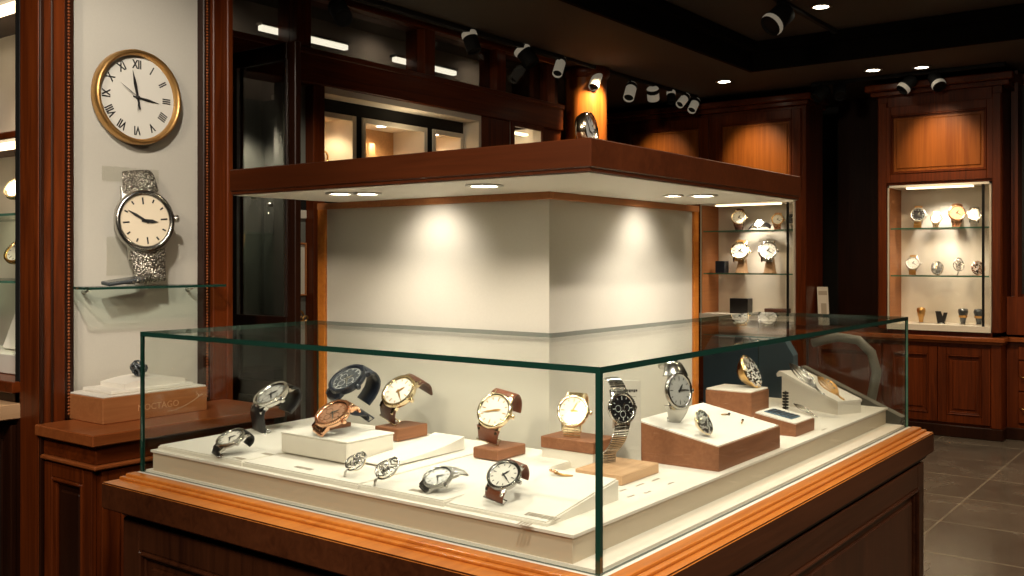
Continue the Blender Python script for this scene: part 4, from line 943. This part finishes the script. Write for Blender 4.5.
# next section with drawers
dc = thing('drawer_cabinet', 'mahogany cabinet with drawers and dark opening at the right picture edge', 'cabinet', (7.45, .1, 0))
MB().box(7.36, 7.6, -1.2, .555, .08, .82).box(7.36, 7.6, -1.2, .555, .88, 1.20).box(7.55, 7.6, -1.2, .555, 1.2, 3.1).box(7.36, 7.6, .47, .495, 1.2, 3.1).build('carcass', M['mz'], dc)
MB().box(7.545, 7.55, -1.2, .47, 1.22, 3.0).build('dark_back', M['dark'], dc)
MB().box(7.33, 7.6, -1.2, .555, 0, .10, .005).build('plinth', M['dz'], dc)
for i, (a, b) in enumerate(((.67, .79), (.41, .66), (.14, .40))):
    m = MB(); m.box(7.345, 7.36, -.3, .465, a, b, .006); d = m.build('drawer', M['mz'], dc)
    if i: MB().tube([(7.335, .45, (a+b)/2), (7.318, .43, (a+b)/2-.006), (7.318, .39, (a+b)/2-.006), (7.335, .37, (a+b)/2)], .007, 6).build('handle', M['gold2'], d)
# left block of far wall
lc = thing('display_cabinet', 'tall mahogany display cabinet behind the canopy with lit upper panels and glass vitrine', 'cabinet', (XF, 3.3, 0))
m = MB(); m.box(XF, XF+.45, 2.225, 2.325, .90, 3.0, .004); m.box(XF, XF+.45, 3.30, 4.545, .10, 3.0); m.box(XF, XF+.45, 2.325, 3.30, 2.08, 3.0); m.box(XF, XF+.45, 2.225, 3.30, .10, .82); m.box(XF+.38, XF+.45, 2.325, 3.30, .90, 2.08)
m.build('carcass', M['mz'], lc)
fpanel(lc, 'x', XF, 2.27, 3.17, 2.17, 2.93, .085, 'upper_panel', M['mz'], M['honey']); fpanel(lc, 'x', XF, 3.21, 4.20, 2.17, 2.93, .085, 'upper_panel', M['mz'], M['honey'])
m = MB(); m.box(XF-.05, XF+.45, 2.19, 4.54, 2.96, 3.0, .004); m.box(XF-.10, XF+.45, 2.15, 4.54, 3.0, 3.06, .010); m.build('crown', M['mx'], lc)
vitrine(lc, 2.33, 3.295, .93, 2.075, (1.80, 1.38), .36)
fpanel(lc, 'x', XF, 2.24, 2.9, .12, .77, .07, 'door', M['mz'], M['mz']); fpanel(lc, 'x', XF, 2.92, 3.6, .12, .77, .07, 'door', M['mz'], M['mz'])
MB().box(XF-.03, XF+.45, 2.21, 4.54, 0, .10, .005).build('plinth', M['dz'], lc)
# continuous counter top along the wall
m = MB().box(XF-.07, XF+.75, .53, 3.60, .82, .86, .006).box(XF-.045, XF+.75, .545, 3.60, .80, .82, .004).box(7.31, XF+.4, -1.2, .53, .82, .86, .006)
tag(m.build('worktop', M['ldg']), 'long mahogany worktop running along the far wall beneath the display cabinets', 'worktop')
m = MB().box(8.10, 8.2, 1.57, 2.225, .0, 3.12)
tag(m.build('recess_panel', M['dz']), 'dark upright wooden panel in the recess between the two tall cabinets', 'wall panel')
# acrylic sign holder in recess
t = thing('sign_holder', 'clear acrylic holder with a pale leaflet on the worktop in the dark recess', 'sign holder', (7.45, 2.03, .86))
Mh = frame_mat((7.45, 2.06, .862), UP, (-.9, -.5, .25))
MB().box(-.15, .12, 0, .44, 0, .006, .002, Mx=Mh).box(-.15, .12, 0, .008, 0, .08, .002, Mx=Mh).build('acrylic_stand', M['acry'], t)
MB().box(-.13, -.03, .03, .40, .008, .012, Mx=Mh).build('leaflet', M['paper'], t)
MB().box(-.12, -.04, .32, .36, .0125, .013, Mx=Mh).build('printed_heading', M['print'], t); MB().box(-.10, -.05, .10, .24, .0125, .013, Mx=Mh).build('printed_block', M['print'], t)
# jewellery in the far vitrines
def stand(label, x, y, z, h, mat='boxl', group=None):
    t = thing('watch_stand', label, 'stand', (x, y, z), group)
    MB().poly8([(x-.05, y-.045, z), (x+.05, y-.045, z), (x+.05, y+.045, z), (x-.05, y+.045, z)], [(x-.01, y-.03, z+h), (x+.04, y-.03, z+h), (x+.04, y+.03, z+h), (x-.01, y+.03, z+h)]).build('body', M[mat], t)
    MB().box(x-.055, x+.055, y-.05, y+.05, z, z+.008, .002).build('foot', M[mat], t)
    return t
FX = XF+.15
G = 'watches on the top shelf of the right cabinet'
face = rv((-.92, -.25, .30)); upv = rv((.2, 0, 1))
def farwatch(label, x, y, z, r, case, dial, strap, style='links', group=None, off=0, n=face, a=upv, mark='ink'):
    return watch('wristwatch', label, (x, y, z+.0008), a, n, r, case, dial, strap, style, LOOP, LOOP, (1.0, .8), 0, group=group, seg=20, mark=mark, sub=False)
farwatch('black-dialled watch at the left end of the top shelf of the right cabinet', FX, 1.265, 1.79, .068, 'steelb', 'bdial', 'gold2', group=G, mark='silv')
farwatch('pale gold watch second from left on the top shelf of the right cabinet', FX, 1.115, 1.79, .048, 'pgold', 'white', 'pgold', group=G)
farwatch('large rose gold watch third from left on the top shelf of the right cabinet', FX, .945, 1.79, .072, 'rose', 'rdial', 'rose', group=G)
farwatch('silver watch at the right end of the top shelf of the right cabinet', FX, .805, 1.79, .062, 'steel', 'silv', 'steelb', group=G)
G = 'pieces on the middle shelf of the right cabinet'
farwatch('white-dialled watch with dark rim at the left of the middle shelf of the right cabinet', FX, 1.31, 1.375, .060, 'steelb', 'white', 'gold2', group=G)
pave('pave_ring', 'dark stone ring second on the middle shelf of the right cabinet', (FX, 1.105, 1.3758), (.2, .9, -.2), (-.2, .3, .9), .050, .062, 'pgold', G, .6, 1.0)
filigree('filigree_ring', 'pale filigree ring third on the middle shelf of the right cabinet', (FX, .93, 1.3758), (.1, .95, -.2), (-.1, .2, .95), .055, G, 11)
pave('pave_ring', 'rose gold stone ring at the right of the middle shelf of the right cabinet', (FX, .775, 1.3758), (.1, .9, -.2), (-.2, .3, .9), .053, .063, 'rose', G, .4, 1.0)
G = 'dark slim pendants on the bottom tier of the right cabinet'
for i, (y, s_) in enumerate(((1.24, .9), (1.07, 1.0), (.895, 1.05), (.768, 1.1))):
    t = thing('pendant_holder', ['slim bronze pendant on a foot, leftmost on the bottom tier of the right cabinet', 'forked dark pendant, second on the bottom tier of the right cabinet', 'slim dark pendant, third on the bottom tier of the right cabinet', 'broad dark pendant, rightmost on the bottom tier of the right cabinet'][i], 'pendant', (FX, y, .95), G)
    z = .9505
    if i == 1:
        MB().poly8([(FX-.012, y-.03, z), (FX+.012, y-.03, z), (FX+.012, y+.03, z), (FX-.012, y+.03, z)], [(FX-.008, y+.005, z+.11), (FX+.008, y+.005, z+.11), (FX+.008, y+.05, z+.11), (FX-.008, y+.05, z+.11)]).poly8([(FX-.012, y-.03, z+.02), (FX+.012, y-.03, z+.02), (FX+.012, y+.0, z+.02), (FX-.012, y+.0, z+.02)], [(FX-.008, y-.05, z+.10), (FX+.008, y-.05, z+.10), (FX+.008, y-.02, z+.10), (FX-.008, y-.02, z+.10)]).build('drop', M['bleath'], t)
    else:
        MB().lathe([(0, 0), (.018*s_, .0), (.026*s_, .06), (.040*s_, .11), (.036*s_, .135), (0, .14)], 14, Matrix.Translation((FX, y, z))).build('drop', M['gold2' if i == 0 else 'ndial'], t)
        MB().lathe([(.027*s_, .06), (.032*s_, .065), (.034*s_, .08)], 14, Matrix.Translation((FX, y, z))).build('collar', M['gold2'], t)
    MB().lathe([(0, .0), (.03, .0), (.02, .008), (0, .012)], 14, Matrix.Translation((FX, y, z))).build('foot', M['steelb'], t)
LXF = XF+.17
G = 'watches on the top shelf of the vitrine behind the canopy'
farwatch('brown watch with white dial at the left of the top shelf, vitrine behind the canopy', LXF, 2.97, 1.80, .075, 'pgold', 'white', 'dbleath', 'leather', group=G)
watch('wristwatch', 'black-strapped watch lying flat in the middle of the top shelf, vitrine behind the canopy', (LXF, 2.76, 1.8008), rv((0, -1, .1)), rv((-.6, 0, .8)), .060, 'steel', 'silv', 'bleath', 'leather', FLAT, FLAT, (1.1, .9), 0, group=G, seg=20)
farwatch('gold watch at the right of the top shelf, vitrine behind the canopy', LXF, 2.57, 1.80, .058, 'gold', 'white', 'rose', group=G)
farwatch('steel dark-dialled watch at the right end of the top shelf, vitrine behind the canopy', LXF, 2.43, 1.80, .06, 'steelb', 'ndial', 'steelb', group=G, mark='silv')
G = 'wooden stands on the middle shelf of the vitrine behind the canopy'
for i, (y, z) in enumerate(((2.95, 1.38), (2.66, 1.38))):
    stand(['pale wooden stand, left on the middle shelf of the vitrine behind the canopy', 'pale wooden stand, right on the middle shelf of the vitrine behind the canopy'][i], LXF+.03, y, z, .15, 'boxl', G)
    watch('wristwatch', ['large gold-cased watch propped on the left wooden stand of the vitrine behind the canopy', 'large steel-cased watch propped on the right wooden stand of the vitrine behind the canopy'][i], (LXF-.02, y, z+.10), rv((.3, 0, 1)), rv((-.95, -.2, .3)), .095, 'pgold' if i == 0 else 'steel', 'white', 'gold2' if i == 0 else 'steelb', 'links', [(.9, -.14), (1.2, -.3), (1.3, -.6)], [(.9, -.14), (1.05, -.25)], (.9, .7), 30, group='large watches on wooden stands', seg=20, sub=True)
block('leather_box', 'small dark box at the left of the middle shelf, vitrine behind the canopy', LXF-.05, LXF+.05, 3.10, 3.20, 1.3805, 1.50, M['nleath'], None, 'box')
block('leather_box', 'black leather box on the floor of the vitrine behind the canopy', LXF-.06, LXF+.06, 2.85, 3.04, .9805, 1.13, M['bleath'], None, 'box')
block('leather_box', 'flat brown box at the right on the floor of the vitrine behind the canopy', LXF-.06, LXF+.06, 2.46, 2.68, .9805, 1.04, M['dbleath'], None, 'box')
spot((XF+.08, 1.06, 2.12), (XF+.25, 1.06, 1.2), 17, 120, .6, (1, .91, .76), .06); spot((XF+.05, 1.06, 1.75), (XF+.25, 1.06, 1.0), 5, 140, .6, (1, .91, .76), .06)
spot((XF+.08, 2.8, 2.03), (XF+.25, 2.8, 1.2), 22, 110, .6, (1, .91, .76), .06); spot((XF+.05, 2.8, 1.70), (XF+.25, 2.8, 1.0), 7, 130, .6, (1, .91, .76), .06)
# panel wash lights from the track
spot((6.5, 1.06, 3.02), (XF, 1.03, 2.42), 62, 50, 1, (1, .78, .48), .04)
spot((6.4, 2.70, 3.02), (XF, 2.70, 2.42), 62, 50, 1, (1, .78, .48), .04); spot((6.4, 3.72, 3.02), (XF, 3.72, 2.42), 44, 50, 1, (1, .78, .48), .04)
# ------------------------------------------------------------------ ceiling fixtures
def track(label, a, b, z, gap):
    a, b = Vector(a), Vector(b); d = b-a; t = thing('lighting_track', label, 'lighting track', ((a.x+b.x)/2, (a.y+b.y)/2, z))
    ln = d.length; Mt = Matrix.Translation((a+b)/2) @ d.to_track_quat('X', 'Z').to_matrix().to_4x4()
    MB().box(-ln/2, ln/2, -.018, .018, -.03, 0, .003, Mx=Mt).build('rail', M['black'], t)
    for q_ in (-ln/2, ln/2-.06): MB().box(q_, q_+.06, -.022, .022, -.034, .0, .003, Mx=Mt).build('end_cap', M['black'], t)
track('black lighting track along the left soffit carrying the row of spotlights', (1.2, 3.25, 3.118), (7.0, 3.25, 3.118), 3.118, 0)
track('black lighting track across the dark recessed ceiling', (2.2, 1.56, 3.348), (6.04, 1.56, 3.348), 3.348, 0)
track('black lighting track on the far soffit above the right cabinet', (7.02, .5, 3.118), (7.02, 2.1, 3.118), 3.118, 0)
def track_head(label, loc, top, aim, L_, r, lit, group):
    x, y, z = loc; t = thing('track_spotlight', label, 'spotlight', (x, y, top), group)
    d = Vector(aim).normalized(); c = Vector(loc)
    MB().tube([(x, y, top), (x, y, z+.5*r)], .010, 8).box(x-.03, x+.03, y-.016, y+.016, top-.03, top, .003).build('mounting_arm', M['black'], t)
    Q = Matrix.Translation(c) @ d.to_track_quat('Z', 'Y').to_matrix().to_4x4()
    MB().lathe([(0, -L_/2), (r*.85, -L_/2), (r, -L_/2+.01), (r, L_/2-.006), (r*.93, L_/2), (r*.88, L_/2-.02)], 20, Q).build('housing', M['trk' if lit in (1, 2) else 'black'], t)
    MB().lathe([(0, L_/2-.02), (r*.88, L_/2-.02)], 20, Q).build('lens', M['lamp2' if lit == 2 else 'black'], t)
    q_ = L_-.06 if lit == 4 else 0
    MB().lathe([(r*1.0, q_-L_/2+.012), (r*1.06, q_-L_/2+.02), (r*1.06, q_-L_/2+.04), (r, q_-L_/2+.05)], 20, Q).build('collar', M['trk' if lit in (0, 4) else 'black'], t)
    return t
G = 'spotlights on the left track'
nm = ['dark spotlight at the far left of the track, above the strip lamps', 'first black and white spotlight on the left track', 'second black and white spotlight on the left track', 'narrow pale spotlight left of the round column', 'pale spotlight in front of the round column', 'pale spotlight just right of the round column', 'pale rounded spotlight in the cluster beyond the column', 'pale small spotlight beyond the cluster on the left track', 'last but one pale spotlight on the left track', 'last pale spotlight at the far end of the left track']
dt = [(2.30, 2.985, .19, .055, 3, (-.3, -.6, -.5)), (3.53, 3.03, .16, .052, 0, (.0, -.35, -.9)), (4.18, 3.04, .17, .062, 0, (.2, -.5, -.7)), (4.62, 3.03, .19, .040, 1, (-.65, -.2, -.8)), (5.16, 3.01, .20, .044, 1, (-.6, -.1, -.8)), (5.72, 2.985, .18, .048, 1, (-.6, -.15, -.75)), (6.13, 3.02, .12, .055, 1, (.5, .2, -.8)), (6.48, 3.04, .14, .040, 0, (-.3, -.2, -.8)), (6.72, 3.04, .16, .040, 1, (-.7, .1, -.6)), (6.95, 3.02, .16, .042, 1, (-.65, 0, -.7))]
for n_, (x, z, L_, r, lit, aim) in zip(nm, dt): track_head(n_, (x, 3.25, z), 3.118, aim, L_, r, lit, G)
track_head('black spotlight with white rim hanging from the recessed ceiling track', (4.86, 1.56, 3.20), 3.348, (-.75, .45, -.75), .19, .080, 4, None)
for i, (y, aim) in enumerate(((2.02, (-.5, .4, -.6)), (1.85, (-.5, -.2, -.6)), (1.27, (-.4, .5, -.7)), (1.03, (-.4, -.4, -.7)))):
    track_head(['dark spotlight leftmost on the far soffit track', 'dark spotlight second from left on the far soffit track', 'dark spotlight third from left on the far soffit track', 'dark spotlight rightmost on the far soffit track'][i], (7.02, y, 3.02), 3.118, aim, .15, .055, 3 if i < 2 else 4, 'spotlights on the far soffit track')
for i, (x, y, z) in enumerate(((5.272, 1.401, 3.35), (6.699, 1.461, 3.12), (6.82, 1.10, 3.12), (6.43, 2.694, 3.12))):
    d = thing('ceiling_downlight', ['round lit downlight in the recessed ceiling at the top edge', 'round lit downlight in the far soffit above the right cabinet, left one', 'round lit downlight in the far soffit above the right cabinet, right one', 'round lit downlight in the left soffit corner near the end of the spots'][i], 'downlight', (x, y, z-.012))
    MB().lathe([(.055, z-.001), (.075, z-.002), (.078, z-.008), (.055, z-.010)], 28, Matrix.Translation((x, y, 0))).build('trim_ring', M['steelb'], d)
    MB().lathe([(0, z-.006), (.055, z-.006)], 28, Matrix.Translation((x, y, 0))).build('lens', M['lamp'] if i != 2 else M['lamp2'], d)
# ------------------------------------------------------------------ lights
WARM = (1, .90, .77)
for (x, y, tx, ty, e) in ((.406, .633, .40, .66, 13), (.41, 1.16, .42, 1.14, 13), (1.12, .36, 1.13, .38, 12), (.30, .24, .28, .25, 5)):
    spot((x, y, 1.700), (tx, ty, .9), e*.86, 128, .7, WARM, .035)
spot((1.45, .34, 1.700), (1.5, .33, .9), 8, 128, .7, WARM, .035)
# wall grazers that make the two scallops on the backdrop
spot((.54, 1.08, 1.700), (.735, 1.09, 1.50), 5.5, 105, 1, WARM, .04)
spot((1.26, .45, 1.700), (1.27, .64, 1.50), 5.0, 105, 1, WARM, .04)
# unseen ceiling spots added to light the case, pillar panel and ledge
spot((-1.0, -.6, 3.3), (.5, .5, .95), 165, 42, .5, WARM, .08)
spot((.9, -2.2, 3.3), (1.0, .2, .9), 140, 46, .5, WARM, .08)
spot((-.6, 1.0, 3.05), (.55, 2.65, 1.9), 135, 50, .8, WARM, .07)
spot((-1.4, .8, 3.05), (.35, 2.4, .9), 95, 40, .8, WARM, .07)
for x in (1.8, 3.2, 4.3): spot((x, 3.68, 3.10), (x, 3.88, 2.6), 3.0, 150, .8, (1, .88, .74), .05)  # unseen lamps added to brighten the backing behind the transom
# general soft room fill: unseen wide spots added, one at a real downlight
for (x, y) in ((1.4, -2.2), (3.6, -2.2), (1.6, .2), (3.6, -.2)): spot((x, y, 3.33), (x, y, 0), 66, 150, .6, (1, .78, .52), .12)
for (x, y) in ((5.4, .1), (5.6, -1.6), (5.272, 1.401)): spot((x, y, 3.33), (x+.3, y, 0), 120, 140, .6, (1, .76, .48), .10)
spot((-2.6, .6, 3.05), (1.2, 1.4, 1.0), 170, 90, .8, (1, .84, .64), .25)
spot((-2.2, -1.6, 3.3), (.5, .5, .6), 120, 70, .8, (1, .84, .64), .2)
w = bpy.data.worlds.new('world'); sc.world = w; w.use_nodes = True
w.node_tree.nodes['Background'].inputs[0].default_value = (1, .82, .62, 1); w.node_tree.nodes['Background'].inputs[1].default_value = .02
sc.view_settings.view_transform = 'Standard'; sc.view_settings.look = 'None'; sc.view_settings.exposure = .35
sc.cycles.use_denoising = True; sc.cycles.transparent_max_bounces = 24; sc.cycles.max_bounces = 10; sc.cycles.caustics_reflective = False; sc.cycles.caustics_refractive = False
sc.cycles.sample_clamp_indirect = 6
